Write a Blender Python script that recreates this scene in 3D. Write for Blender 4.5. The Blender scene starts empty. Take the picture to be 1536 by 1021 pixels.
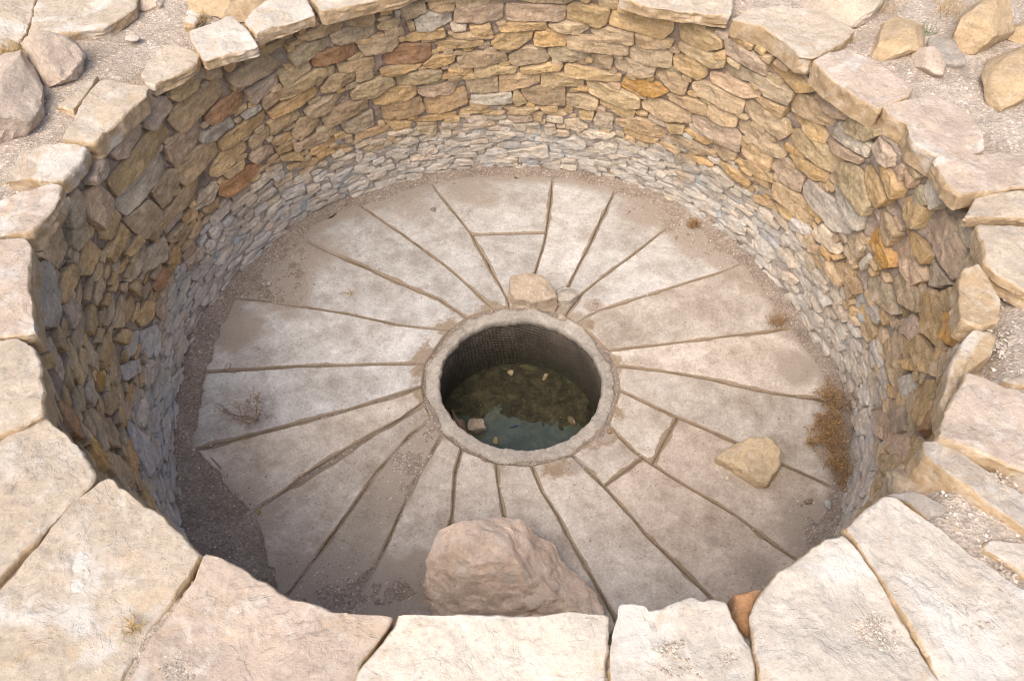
import bpy, math, random
from mathutils import Vector, Matrix, noise
R_ = math.radians
sc = bpy.context.scene
# ---------------------------------------------------------------- camera
CP = dict(H=3.18944, D=2.39336, pitch=0.8815, yaw=0.00367, roll=0.03583, f=1298.799, X=-0.0386)
def cam_axes():
    cp, sp = math.cos(CP['pitch']), math.sin(CP['pitch'])
    rz = Matrix.Rotation(CP['yaw'], 3, 'Z')
    fw = rz @ Vector((0, cp, -sp)); rt = rz @ Vector((1, 0, 0)); up = rt.cross(fw)
    c, s = math.cos(CP['roll']), math.sin(CP['roll'])
    return Vector((CP['X'], -CP['D'], CP['H'])), rt * c + up * s, up * c - rt * s, fw
CO, RT, UP, FW = cam_axes()
cd = bpy.data.cameras.new('camera'); cam = bpy.data.objects.new('camera', cd)
sc.collection.objects.link(cam); sc.camera = cam
cd.sensor_width = 36; cd.lens = CP['f'] / 1536 * 36; cd.clip_start = 0.05; cd.clip_end = 500
m3 = Matrix((RT, UP, -FW)).transposed()
cam.matrix_world = Matrix.Translation(CO) @ m3.to_4x4()
# ---------------------------------------------------------------- light
SUN_EL, SUN_AZ = 56.0, 205.0          # azimuth clockwise from +Y (north, up in the picture)
w = bpy.data.worlds.new('World'); sc.world = w; w.use_nodes = True
wn = w.node_tree; bg = wn.nodes['Background']
sky = wn.nodes.new('ShaderNodeTexSky'); sky.sky_type = 'NISHITA'; sky.sun_disc = False
sky.sun_elevation = R_(SUN_EL); sky.sun_rotation = R_(SUN_AZ); sky.air_density = 1.0; sky.dust_density = 6.0; sky.ozone_density = 0.6
wn.links.new(sky.outputs[0], bg.inputs[0]); bg.inputs[1].default_value = 0.15
sl = bpy.data.lights.new('sun', 'SUN'); sl.energy = 1.35; sl.angle = R_(55); sl.color = (1, 0.925, 0.82)
so = bpy.data.objects.new('sun', sl); sc.collection.objects.link(so)
sd = Vector((math.sin(R_(SUN_AZ)) * math.cos(R_(SUN_EL)), math.cos(R_(SUN_AZ)) * math.cos(R_(SUN_EL)), math.sin(R_(SUN_EL))))
so.rotation_euler = sd.to_track_quat('Z', 'Y').to_euler(); so.location = sd * 20
vs = sc.view_settings; vs.view_transform = 'Standard'; vs.look = 'None'; vs.gamma = 1; vs.use_curve_mapping = False
vs.exposure = 0.73
sc.cycles.diffuse_bounces = 8; sc.cycles.max_bounces = 14; sc.render.filter_size = 1.1; sc.cycles.pixel_filter_type = 'BLACKMAN_HARRIS'; sc.cycles.filter_width = 1.1
# ---------------------------------------------------------------- helpers
def ray(px, py):
    return (FW * CP['f'] + RT * (px - 768) + UP * (510.5 - py)).normalized()
def at_z(px, py, z=0.0):
    d = ray(px, py); t = (z - CO.z) / d.z
    return CO + d * t
def lerp(a, b, t): return a + (b - a) * t
def clamp(x, a=0.0, b=1.0): return a if x < a else b if x > b else x
def sstep(a, b, x):
    t = clamp((x - a) / (b - a)); return t * t * (3 - 2 * t)
def n3(x, y, z=0.0): return noise.noise(Vector((x, y, z)))
def fr(x, y, z=0.0, o=4): return noise.fractal(Vector((x, y, z)), 0.9, 2.1, o)
CX, CY = -0.05, -0.04                 # middle of the pit
TOPPX = [(480,37,1.19),(548,14,1.19),(383,62,1.19),(305,97,1.19),(236,147,1.19),(163,232,1.19),(105,292,1.19),(60,375,1.19),(52,430,1.19),(58,520,1.19),(70,580,1.19),(72,630,1.22),
 (148,715,1.24),(250,782,1.24),(303,832,1.24),(430,897,1.24),(585,927,1.24),(750,930,1.24),(910,930,1.24),(1050,915,1.24),(1146,885,1.24),(1242,806,1.24),(1268,797,1.23),(1350,732,1.2),
 (1405,658,1.19),(1428,600,1.19),(1432,525,1.19),(1441,482,1.19),(1462,430,1.19),(1463,380,1.19),(1455,340,1.19),(1436,305,1.19),(1395,262,1.19),(1335,225,1.19),(1293,180,1.19),(1215,104,1.19),(1160,85,1.19),(1097,55,1.19),(1015,25,1.19),(940,10,1.19),(780,-8,1.19),(640,-5,1.19)]
BOTPX = [(820,252),(760,250),(640,262),(560,288),(480,312),(400,375),(340,430),(290,497),(268,590),(262,654),(268,733),(985,290),(1080,345),(1144,403),(1210,497),(1253,556),(1281,654),(1270,740),(900,262)]
def table(pts):
    a = []
    for p in pts:
        q = Vector((p.x - CX, p.y - CY)); a.append((math.atan2(q.y, q.x), q.length))
    a.sort(); return a
TT = table([at_z(x, y, z) for x, y, z in TOPPX])
BT = table([at_z(x, y, 0.02) for x, y in BOTPX] + [Vector((CX + 1.5 * math.cos(t), CY + 1.5 * math.sin(t), 0)) for t in (R_(-150), R_(-120), R_(-90), R_(-60), R_(-35))])
def interp(tab, th):
    n = len(tab)
    for i in range(n):
        a0, r0 = tab[i]; a1, r1 = tab[(i + 1) % n]
        if i == n - 1:
            a1 += 2 * math.pi
            if th < tab[0][0]: th += 2 * math.pi
        if a0 <= th <= a1:
            return lerp(r0, r1, (th - a0) / max(1e-6, a1 - a0))
    return tab[0][1]
def smooth_table(tab):
    N = 360; raw = [interp(tab, -math.pi + 2 * math.pi * i / N) for i in range(N)]
    return [sum(raw[(i + k) % N] * wgt for k, wgt in zip(range(-5, 6), (1, 2, 3, 4, 5, 6, 5, 4, 3, 2, 1))) / 36 for i in range(N)]
ST, SB = smooth_table(TT), smooth_table(BT)
def look(S, th):
    u = ((th + math.pi) / (2 * math.pi) % 1.0) * 360; i = int(u) % 360
    return lerp(S[i], S[(i + 1) % 360], u - int(u))
def wall_r(th, z):
    return lerp(look(SB, th), look(ST, th), clamp(z / 1.2, -0.1, 1.1))
def wall_pt(th, z, off=0.0):
    r = wall_r(th, z) + off
    return Vector((CX + r * math.cos(th), CY + r * math.sin(th), z))
def at_wall(px, py):
    d = ray(px, py); prev = None; z = 1.6
    while z > -0.1:
        p = CO + d * ((z - CO.z) / d.z)
        th = math.atan2(p.y - CY, p.x - CX); g = math.hypot(p.x - CX, p.y - CY) - wall_r(th, z)
        if prev is not None and prev < 0 <= g:
            return p
        prev = g; z -= 0.01
    return CO + d * ((0.03 - CO.z) / d.z) if prev is None or prev < 0 else p
# ---- tags and objects
def tag(o, label=None, cat=None, group=None, kind=None):
    if label: o['label'] = label
    if cat: o['category'] = cat
    if group: o['group'] = group
    if kind: o['kind'] = kind
    return o
def empty(name, loc, label, cat, group=None):
    o = bpy.data.objects.new(name, None); o.empty_display_size = 0.1; sc.collection.objects.link(o); o.location = loc
    return tag(o, label, cat, group)
def mesh_obj(name, V, F, mat, loc=(0, 0, 0), parent=None, attrs=None, smooth=True, sharp=0):
    L = Vector(loc); me = bpy.data.meshes.new(name)
    me.from_pydata([tuple(v - L) for v in V], [], F)
    if smooth: me.polygons.foreach_set('use_smooth', [True] * len(F))
    for k, vals in (attrs or {}).items():
        if isinstance(vals[0], (tuple, list)):
            a = me.color_attributes.new(k, 'FLOAT_COLOR', 'POINT')
            flat = []
            for c in vals: flat += [c[0], c[1], c[2], 1.0]
            a.data.foreach_set('color', flat)
        else:
            a = me.attributes.new(k, 'FLOAT', 'POINT'); a.data.foreach_set('value', vals)
    me.materials.append(mat); me.update()
    if sharp: me.set_sharp_from_angle(angle=R_(sharp))
    o = bpy.data.objects.new(name, me); sc.collection.objects.link(o)
    if parent is not None:
        o.parent = parent; o.location = L - parent.location
    else: o.location = L
    return o
class Acc:                                # collects geometry for ONE mesh
    def __init__(s): s.V = []; s.F = []; s.C = []
    def add(s, V, F, c=None):
        b = len(s.V); s.V += V; s.F += [tuple(i + b for i in f) for f in F]
        if c is not None: s.C += [c] * len(V)
# ---- polygons
def centroid(P):
    A = cx = cy = 0
    for i in range(len(P)):
        x0, y0 = P[i]; x1, y1 = P[(i + 1) % len(P)]; k = x0 * y1 - x1 * y0; A += k; cx += (x0 + x1) * k; cy += (y0 + y1) * k
    if abs(A) < 1e-9: return sum(p[0] for p in P) / len(P), sum(p[1] for p in P) / len(P), 0
    return cx / (3 * A), cy / (3 * A), A / 2
def chaikin(P, n=1, k=0.2):
    for _ in range(n):
        Q = []
        for i in range(len(P)):
            a, b = P[i], P[(i + 1) % len(P)]
            Q += [(lerp(a[0], b[0], k), lerp(a[1], b[1], k)), (lerp(a[0], b[0], 1 - k), lerp(a[1], b[1], 1 - k))]
        P = Q
    return P
def resample(P, n):
    L = [0]
    for i in range(len(P)):
        a, b = P[i], P[(i + 1) % len(P)]; L.append(L[-1] + math.hypot(b[0] - a[0], b[1] - a[1]))
    out = []; j = 0
    for k in range(n):
        s = L[-1] * k / n
        while L[j + 1] < s: j += 1
        t = (s - L[j]) / max(1e-9, L[j + 1] - L[j]); a, b = P[j], P[(j + 1) % len(P)]
        out.append((lerp(a[0], b[0], t), lerp(a[1], b[1], t)))
    return out
def stone(P, o, ex, ey, en, front=0.0, back=0.06, bev=0.012, edge=0.004, rough=0.004, nang=28, nring=7, seed=0, rnd=1, ck=0.12, dome=0.0, facets=3, fslope=0.12, freq=1.0, nside=3, flare=-0.06, tilt=(0, 0), strata=0.0, inset=0.0, terr=0.0):
    """irregular stone: outline P (metres, in the frame o, ex, ey, en), rough front, broken sides, closed back"""
    cx, cy, A = centroid(P)
    if A < 0: P = P[::-1]
    P = resample(chaikin(P, rnd, ck), nang); s = seed * 7.31
    size = math.sqrt(abs(A)); B = []
    for i, (x, y) in enumerate(P):
        dx, dy = x - cx, y - cy; r = math.hypot(dx, dy) + 1e-9
        k = (n3(x * 14 + s, y * 14, s) * 0.55 + n3(x * 40 + s, y * 40, 3 + s) * 0.35 + n3(x * 90, y * 90 + s, s) * 0.2) * edge * 2.2 - inset
        B.append((x + dx / r * k, y + dy / r * k))
    ts = [0.0]
    for k in range(1, nring + 1):
        u = k / nring; ts.append(1 - (1 - u) ** 1.5)
    V = []; F = []
    def put(x, y, h): V.append(o + ex * x + ey * y + en * h)
    fr_ = random.Random(seed * 13 + 1); FP = [(fr_.uniform(0, 6.28), fr_.uniform(.02, .42) * size, abs(fr_.gauss(0, fslope)) + fslope * .4) for _ in range(facets)]
    def relief(x, y):
        a = noise.fractal(Vector((x * 11 * freq + s, y * 11 * freq, s)), 0.75, 2.2, 4) * rough * 1.5
        f = -sum(g[2] * max(0.0, (x - cx) * math.cos(g[0]) + (y - cy) * math.sin(g[0]) - g[1]) for g in FP)
        if terr:
            t = fr(x * 2.6 + s, y * 2.6, s, 5) * 4.5 + 9; k = math.floor(t); a += terr * (k - 9 + sstep(.0, .22, t - k)) * .5
            t = fr(x * 9 + s, y * 9, s + 4, 4) * 2.2 + 9; k = math.floor(t); a += terr * .35 * (k - 9 + sstep(.0, .25, t - k))
        return a + f
    for ti, t in enumerate(ts):
        if ti == 0:
            put(cx, cy, front + dome + relief(cx, cy)); continue
        for (bx, by) in B:
            x, y = lerp(cx, bx, t), lerp(cy, by, t); e = (1 - t) * math.hypot(bx - cx, by - cy)
            q = max(0.0, 1 - e / bev); h = front - bev * 0.8 * q * q + dome * (1 - t * t)
            h += relief(x, y) * (1 - 0.5 * q) + (x - cx) * tilt[0] + (y - cy) * tilt[1]
            put(x, y, h)
    for j in range(nang): F.append((0, 1 + j, 1 + (j + 1) % nang))
    for k in range(1, nring):
        a = 1 + (k - 1) * nang; b = a + nang
        for j in range(nang):
            j2 = (j + 1) % nang; F.append((a + j, b + j, b + j2, a + j2))
    last = 1 + (nring - 1) * nang
    for q in range(1, nside + 1):
        u = q / nside; a = last; b = len(V)
        for (bx, by) in B:
            dx, dy = bx - cx, by - cy; r = math.hypot(dx, dy) + 1e-9
            z = front - bev * 0.8 - (back - bev) * u
            k = flare * size * 0.3 * u + (fr(bx * 22 + s, by * 22, z * 22 + s, 3) * 1.3 * edge if q < nside else 0) + n3(s, z * 130, (bx + by) * 6) * strata
            x, y = bx + dx / r * k, by + dy / r * k
            put(x, y, z + (x - cx) * tilt[0] * (1 - u) + (y - cy) * tilt[1] * (1 - u))
        for j in range(nang):
            j2 = (j + 1) % nang; F.append((a + j, b + j, b + j2, a + j2))
        last = b
    c = len(V); put(cx, cy, front - back)
    for j in range(nang): F.append((c, last + (j + 1) % nang, last + j))
    return V, F
def lump(c, r, seed, squash=0.7, sub=2, rough=0.25, rot=0.0, cuts=9):
    """broken rock: ball cut by random planes, then roughened"""
    import bmesh
    bm = bmesh.new(); bmesh.ops.create_icosphere(bm, subdivisions=sub, radius=1.0)
    rn = random.Random(seed); pl = []
    for _ in range(cuts):
        n = Vector((rn.gauss(0, 1), rn.gauss(0, 1), rn.gauss(0, 0.8))).normalized(); pl.append((n, rn.uniform(0.50, 0.80)))
    V = []
    ca, sa = math.cos(rot), math.sin(rot)
    for v in bm.verts:
        p = v.co.copy()
        for n, d in pl:
            k = p.dot(n) - d
            if k > 0: p -= n * k * 0.93
        p += p.normalized() * fr(p.x * 3 + seed, p.y * 3, p.z * 3, 5) * rough * 0.35
        q = Vector((p.x * r[0], p.y * r[1], p.z * r[2]))
        V.append(Vector(c) + Vector((q.x * ca - q.y * sa, q.x * sa + q.y * ca, q.z)))
    F = [tuple(x.index for x in f.verts) for f in bm.faces]; bm.free()
    return V, F
# ---------------------------------------------------------------- materials
def N(nt, t, **k):
    n = nt.nodes.new(t)
    for a, b in k.items():
        if a == 'op': n.operation = b
        elif a == 'bt': n.blend_type = b
        elif hasattr(n, a): setattr(n, a, b)
    return n
def newmat(name, rough=0.9):
    m = bpy.data.materials.new(name); m.use_nodes = True; nt = m.node_tree
    b = nt.nodes['Principled BSDF']; b.inputs['Roughness'].default_value = rough; b.inputs['Specular IOR Level'].default_value = 0.25
    return m, nt, b
def coords(nt, rnd=True):
    tc = N(nt, 'ShaderNodeTexCoord')
    if not rnd: return tc.outputs['Object']
    oi = N(nt, 'ShaderNodeObjectInfo'); mu = N(nt, 'ShaderNodeMath', op='MULTIPLY'); mu.inputs[1].default_value = 37.0
    nt.links.new(oi.outputs['Random'], mu.inputs[0])
    va = N(nt, 'ShaderNodeVectorMath', op='ADD'); nt.links.new(tc.outputs['Object'], va.inputs[0]); nt.links.new(mu.outputs[0], va.inputs[1])
    return va.outputs[0]
def nz(nt, co, scale, det=6, rough=0.6, dist=0.0):
    n = N(nt, 'ShaderNodeTexNoise'); n.inputs['Scale'].default_value = scale; n.inputs['Detail'].default_value = det
    n.inputs['Roughness'].default_value = rough; n.inputs['Distortion'].default_value = dist
    nt.links.new(co, n.inputs['Vector']); return n.outputs['Fac']
def ramp(nt, fac, stops):
    r = N(nt, 'ShaderNodeValToRGB'); e = r.color_ramp.elements
    while len(e) < len(stops): e.new(0.5)
    for i, (p, c) in enumerate(stops):
        e[i].position = p; e[i].color = (*c, 1) if isinstance(c, (tuple, list)) else (c, c, c, 1)
    nt.links.new(fac, r.inputs[0]); return r.outputs[0]
def mix(nt, bt, fac, a, b):
    m = N(nt, 'ShaderNodeMix'); m.data_type = 'RGBA'; m.blend_type = bt; m.clamp_result = False
    for sock, v in ((m.inputs[0], fac), (m.inputs[6], a), (m.inputs[7], b)):
        if hasattr(v, 'links'): nt.links.new(v, sock)
        elif isinstance(v, (int, float)): sock.default_value = v
        else: sock.default_value = (*v, 1)
    return m.outputs[2]
def attr(nt, name, out='Color'):
    a = N(nt, 'ShaderNodeAttribute'); a.attribute_name = name; return a.outputs[out]
def mth(nt, op, a, b=0.0):
    m = N(nt, 'ShaderNodeMath', op=op)
    for i, v in enumerate((a, b)):
        if hasattr(v, 'links'): nt.links.new(v, m.inputs[i])
        else: m.inputs[i].default_value = v
    return m.outputs[0]
def bump(nt, b, parts):
    prev = None
    for h, st, d in parts:
        bn = N(nt, 'ShaderNodeBump'); bn.inputs['Strength'].default_value = st; bn.inputs['Distance'].default_value = d
        nt.links.new(h, bn.inputs['Height'])
        if prev: nt.links.new(prev, bn.inputs['Normal'])
        prev = bn.outputs[0]
    nt.links.new(prev, b.inputs['Normal'])
def up_mask(nt, lo, hi):
    g = N(nt, 'ShaderNodeNewGeometry'); s = N(nt, 'ShaderNodeSeparateXYZ'); nt.links.new(g.outputs['Normal'], s.inputs[0])
    return ramp(nt, s.outputs[2], [(lo, 0.0), (hi, 1.0)])
def stone_mat(name, tint=None, var=0.35, patch=(0.6, 0.56, 0.5), patch_amt=0.35, rust=(0.42, 0.22, 0.08), rust_amt=0.35, dark=0.35, bs=1.0, dust=None, scale=1.0, rnd=True, side=None, flake=1.0, mott=.34, big=False, lime=False):
    m, nt, b = newmat(name, 0.92); co = coords(nt, rnd)
    base = attr(nt, 'tint') if tint is None else tint
    n1 = nz(nt, co, 7 * scale, 6, 0.65, 0.4); n2 = nz(nt, co, 22 * scale, 8, 0.7, 0.6); n4 = nz(nt, co, 95 * scale, 5, 0.7); n5 = nz(nt, co, 48 * scale, 9, 0.8, 0.8)
    c = mix(nt, 'MULTIPLY', 1.0, base, ramp(nt, n1, [(0.3, 1 - var), (0.7, 1 + var * 0.7)]))
    c = mix(nt, 'MULTIPLY', 1.0, c, ramp(nt, n5, [(0.32, (1 - mott, 1 - mott * 1.12, 1 - mott * 1.25)), (0.5, 1.0), (0.68, (1 + mott * .75, 1 + mott * .7, 1 + mott * .6))]))
    tc_ = N(nt, 'ShaderNodeMapping'); tc_.inputs['Scale'].default_value = (6, 6, 60); nt.links.new(co, tc_.inputs['Vector'])
    lay = nz(nt, tc_.outputs[0], 1.0 * scale, 6, 0.6, 0.3)
    c = mix(nt, 'MULTIPLY', 1.0, c, ramp(nt, lay, [(0.35, 1 - mott * .5), (0.65, 1 + mott * .35)]))
    if side is not None:      # broken faces keep the fresh colour of the rock; weathered tops have bleached
        c = mix(nt, 'MIX', up_mask(nt, 0.45, 0.85), mix(nt, 'MULTIPLY', 1.0, side, ramp(nt, n2, [(0.3, 0.7), (0.7, 1.2)])), c)
    c = mix(nt, 'MIX', mth(nt, 'MULTIPLY', ramp(nt, n2, [(0.52, 0.0), (0.68, 1.0)]), patch_amt), c, patch)
    n3_ = nz(nt, co, 11 * scale, 7, 0.75, 1.2)
    c = mix(nt, 'MIX', mth(nt, 'MULTIPLY', ramp(nt, n3_, [(0.56, 0.0), (0.72, 1.0)]), rust_amt), c, rust)
    c = mix(nt, 'MULTIPLY', 1.0, c, ramp(nt, n4, [(0.28, 1 - dark), (0.42, 1.0), (0.75, 1.12)]))
    if big:      # bleached crusts and warm lichen-coloured stains, a hand to a forearm across
        c = mix(nt, 'MIX', mth(nt, 'MULTIPLY', ramp(nt, nz(nt, co, 3.2, 9, 0.62, 0.8), [(0.54, 0.0), (0.62, 1.0)]), 0.5), c, (0.66, 0.645, 0.615))
        c = mix(nt, 'MIX', mth(nt, 'MULTIPLY', ramp(nt, nz(nt, co, 4.1, 8, 0.66, 1.6), [(0.58, 0.0), (0.70, 1.0)]), 0.45), c, (0.50, 0.36, 0.21))
        cr = N(nt, 'ShaderNodeTexVoronoi'); cr.feature = 'DISTANCE_TO_EDGE'; cr.inputs['Scale'].default_value = 2.6
        wv = N(nt, 'ShaderNodeVectorMath', op='ADD'); nn = N(nt, 'ShaderNodeTexNoise'); nn.inputs['Scale'].default_value = 6; nn.inputs['Detail'].default_value = 6; nt.links.new(co, nn.inputs['Vector'])
        ns = N(nt, 'ShaderNodeVectorMath', op='SCALE'); ns.inputs['Scale'].default_value = 0.35; nt.links.new(nn.outputs['Color'], ns.inputs[0])
        nt.links.new(co, wv.inputs[0]); nt.links.new(ns.outputs[0], wv.inputs[1]); nt.links.new(wv.outputs[0], cr.inputs['Vector'])
        crk = mth(nt, 'MULTIPLY', ramp(nt, cr.outputs['Distance'], [(0.0, 1.0), (0.012, 0.0)]), ramp(nt, nz(nt, co, 2.2, 3), [(0.5, 0.0), (0.6, 1.0)]))
        c = mix(nt, 'MIX', mth(nt, 'MULTIPLY', crk, 0.0), c, (0.20, 0.135, 0.08))
    if lime:     # old lime plaster smeared over the lowest courses
        g_ = N(nt, 'ShaderNodeNewGeometry'); s_ = N(nt, 'ShaderNodeSeparateXYZ'); nt.links.new(g_.outputs['Position'], s_.inputs[0])
        bd = ramp(nt, mth(nt, 'ADD', s_.outputs[2], mth(nt, 'MULTIPLY', nz(nt, co, 2.2, 5), 0.45)), [(0.36, 1.0), (0.66, 0.0)])
        sm = ramp(nt, nz(nt, co, 9, 8, 0.7, 0.8), [(0.42, 0.0), (0.56, 1.0)])
        c = mix(nt, 'MIX', mth(nt, 'MULTIPLY', mth(nt, 'MULTIPLY', bd, sm), 0.75), c, (0.66, 0.635, 0.60))
        sb = ramp(nt, nz(nt, co, 3.3, 4, 0.6, 0.5), [(0.53, 0.0), (0.62, 1.0)])
        c = mix(nt, 'MIX', mth(nt, 'MULTIPLY', mth(nt, 'MULTIPLY', bd, sb), 0.5), c, (0.50, 0.56, 0.61))
    if dust is not None:
        c = mix(nt, 'MIX', mth(nt, 'MULTIPLY', up_mask(nt, 0.35, 0.9), dust[1]), c, dust[0])
    nt.links.new(c, b.inputs['Base Color'])
    vo = N(nt, 'ShaderNodeTexVoronoi'); vo.inputs['Scale'].default_value = 120 * scale; nt.links.new(co, vo.inputs['Vector'])
    flk = ramp(nt, nz(nt, co, 9 * scale, 5, 0.6, 0.7), [(0.30, 0.0), (0.32, 0.25), (0.42, 0.27), (0.435, 0.5), (0.52, 0.52), (0.53, 0.75), (0.62, 0.77), (0.64, 1.0)])
    bump(nt, b, [(flk, 0.42 * flake, 0.010), (nz(nt, co, 30 * scale, 9, 0.75, 0.3), (0.5 if big else 0.9) * bs, 0.016), (nz(nt, co, 150 * scale, 6, 0.8), 0.8 * bs, 0.005), (vo.outputs['Distance'], 0.25 * bs, 0.003)])
    return m
M_wall = stone_mat('wall_stone', dust=((0.40, 0.32, 0.26), 0.25), bs=1.1, rnd=False, mott=.34, lime=True, patch=(0.60, 0.55, 0.50), dark=.45)
M_cope = stone_mat('coping_stone', var=0.14, patch=(0.64, 0.60, 0.55), patch_amt=0.5, rust=(0.46, 0.30, 0.17), rust_amt=0.5, dark=0.3, side=(0.46, 0.335, 0.205), scale=0.7, mott=.17, flake=1.3, big=True)
M_pave = None
def pave_mat():
    m, nt, b = newmat('paving_stone', 0.9); co = coords(nt, False); co2 = coords(nt)
    base = attr(nt, 'tint'); n1 = nz(nt, co, 4.5, 7, 0.65, 0.5); n2 = nz(nt, co2, 18, 8, 0.7, 0.3)
    c = mix(nt, 'MULTIPLY', 1.0, base, ramp(nt, n1, [(0.3, (0.68, 0.64, 0.60)), (0.5, 1.0), (0.68, (1.2, 1.22, 1.25))]))
    c = mix(nt, 'MULTIPLY', 1.0, c, ramp(nt, n2, [(0.3, (0.78, 0.75, 0.72)), (0.65, 1.12)]))
    c = mix(nt, 'MULTIPLY', 1.0, c, ramp(nt, nz(nt, co, 75, 8, 0.8), [(0.32, 0.76), (0.68, 1.16)]))
    # brown seepage along the joints
    e = attr(nt, 'edge', 'Fac'); st = mth(nt, 'MULTIPLY', ramp(nt, mth(nt, 'ADD', e, mth(nt, 'MULTIPLY', nz(nt, co, 6, 7, 0.75), 1.1)), [(0.90, 0.0), (1.5, 1.0)]), 0.75)
    c = mix(nt, 'MIX', st, c, (0.20, 0.14, 0.08))
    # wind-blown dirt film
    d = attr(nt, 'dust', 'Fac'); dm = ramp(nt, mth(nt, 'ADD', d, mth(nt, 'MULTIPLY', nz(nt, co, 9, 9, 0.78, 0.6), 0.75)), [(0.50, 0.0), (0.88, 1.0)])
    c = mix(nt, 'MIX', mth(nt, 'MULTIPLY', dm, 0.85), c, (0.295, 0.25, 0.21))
    sp = nz(nt, co, 130, 3, 0.6); c = mix(nt, 'MULTIPLY', 1.0, c, ramp(nt, sp, [(0.30, 0.35), (0.36, 1.0), (0.75, 1.08)]))
    fi = nz(nt, co, 330, 4, 0.8); c = mix(nt, 'MULTIPLY', 1.0, c, ramp(nt, fi, [(0.3, 0.86), (0.7, 1.1)]))
    nt.links.new(c, b.inputs['Base Color'])
    # chisel strokes across the slab
    tl = N(nt, 'ShaderNodeTexWave'); tl.bands_direction = 'X'; tl.inputs['Scale'].default_value = 34; tl.inputs['Distortion'].default_value = 14; tl.inputs['Detail'].default_value = 3; tl.inputs['Detail Scale'].default_value = 3
    uv = attr(nt, 'tool', 'Vector'); nt.links.new(uv, tl.inputs['Vector'])
    bump(nt, b, [(mth(nt, 'MULTIPLY', tl.outputs['Fac'], ramp(nt, nz(nt, co2, 3.5, 3), [(0.4, 0.0), (0.6, 1.0)])), 0.3, 0.003), (nz(nt, co, 60, 8, 0.75), 0.5, 0.004), (nz(nt, co, 240, 5, 0.8), 0.5, 0.002)])
    return m
M_pave = pave_mat()
def dirt_mat(name, a, b_, sc_=1.0, bs=1.0):
    m, nt, b = newmat(name, 0.97); co = coords(nt, False)
    c = mix(nt, 'MIX', ramp(nt, nz(nt, co, 5 * sc_, 8, 0.7, 0.3), [(0.35, 0.0), (0.68, 1.0)]), a, b_)
    vo = N(nt, 'ShaderNodeTexVoronoi'); vo.inputs['Scale'].default_value = 150 * sc_; nt.links.new(co, vo.inputs['Vector'])
    hs = N(nt, 'ShaderNodeSeparateColor'); nt.links.new(vo.outputs['Color'], hs.inputs[0])
    c = mix(nt, 'MULTIPLY', 1.0, c, ramp(nt, hs.outputs[0], [(0.0, 0.72), (0.6, 1.0), (0.93, 1.12), (1.0, 1.7)]))
    c = mix(nt, 'MULTIPLY', 1.0, c, ramp(nt, nz(nt, co, 45 * sc_, 8, 0.8), [(0.3, 0.75), (0.7, 1.2)]))
    nt.links.new(c, b.inputs['Base Color'])
    bump(nt, b, [(nz(nt, co, 25 * sc_, 8, 0.75), 0.6, 0.012), (vo.outputs['Distance'], 0.7 * bs, 0.006), (nz(nt, co, 260 * sc_, 5, 0.8), 0.7 * bs, 0.004)])
    return m
M_dirt = dirt_mat('pit_dirt', (0.245, 0.20, 0.165), (0.36, 0.305, 0.26))
M_ground = dirt_mat('dusty_ground', (0.36, 0.295, 0.235), (0.52, 0.45, 0.385), 0.8)
def mortar_mat():
    m, nt, b = newmat('earth_mortar', 0.97); co = coords(nt, False)
    c = mix(nt, 'MIX', ramp(nt, nz(nt, co, 6, 8, 0.7, 0.3), [(0.35, 0.0), (0.68, 1.0)]), (0.27, 0.205, 0.155), (0.44, 0.36, 0.295))
    g = N(nt, 'ShaderNodeNewGeometry'); s = N(nt, 'ShaderNodeSeparateXYZ'); nt.links.new(g.outputs['Position'], s.inputs[0])
    band = ramp(nt, mth(nt, 'ADD', s.outputs[2], mth(nt, 'MULTIPLY', nz(nt, co, 4, 3), 0.3)), [(0.38, 1.0), (0.72, 0.0)])
    c = mix(nt, 'MIX', mth(nt, 'MULTIPLY', band, 0.6), c, (0.58, 0.555, 0.525))
    bl = ramp(nt, nz(nt, co, 3.3, 4, 0.6, 0.5), [(0.50, 0.0), (0.60, 1.0)])     # lime plaster gone blue-white
    c = mix(nt, 'MIX', mth(nt, 'MULTIPLY', mth(nt, 'MULTIPLY', bl, band), 0.8), c, (0.50, 0.57, 0.62))
    c = mix(nt, 'MULTIPLY', 1.0, c, ramp(nt, nz(nt, co, 60, 8, 0.8), [(0.3, 0.75), (0.7, 1.2)]))
    nt.links.new(c, b.inputs['Base Color'])
    vo = N(nt, 'ShaderNodeTexVoronoi'); vo.inputs['Scale'].default_value = 120; nt.links.new(co, vo.inputs['Vector'])
    bump(nt, b, [(nz(nt, co, 30, 8, 0.75), 0.8, 0.015), (vo.outputs['Distance'], 0.6, 0.005), (nz(nt, co, 200, 5, 0.8), 0.7, 0.004)])
    return m
M_mortar = mortar_mat()
M_rock = stone_mat('loose_rock', var=0.22, patch=(0.62, 0.54, 0.45), patch_amt=0.5, rust=(0.42, 0.27, 0.15), rust_amt=0.45, dark=0.35, scale=1.0, mott=.25)
M_curb = stone_mat('curb_stone', tint=(0.44, 0.40, 0.355), var=0.25, patch=(0.52, 0.50, 0.48), patch_amt=0.5, rust=(0.27, 0.21, 0.15), rust_amt=0.5, bs=1.0, scale=1.3, mott=.3)
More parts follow.
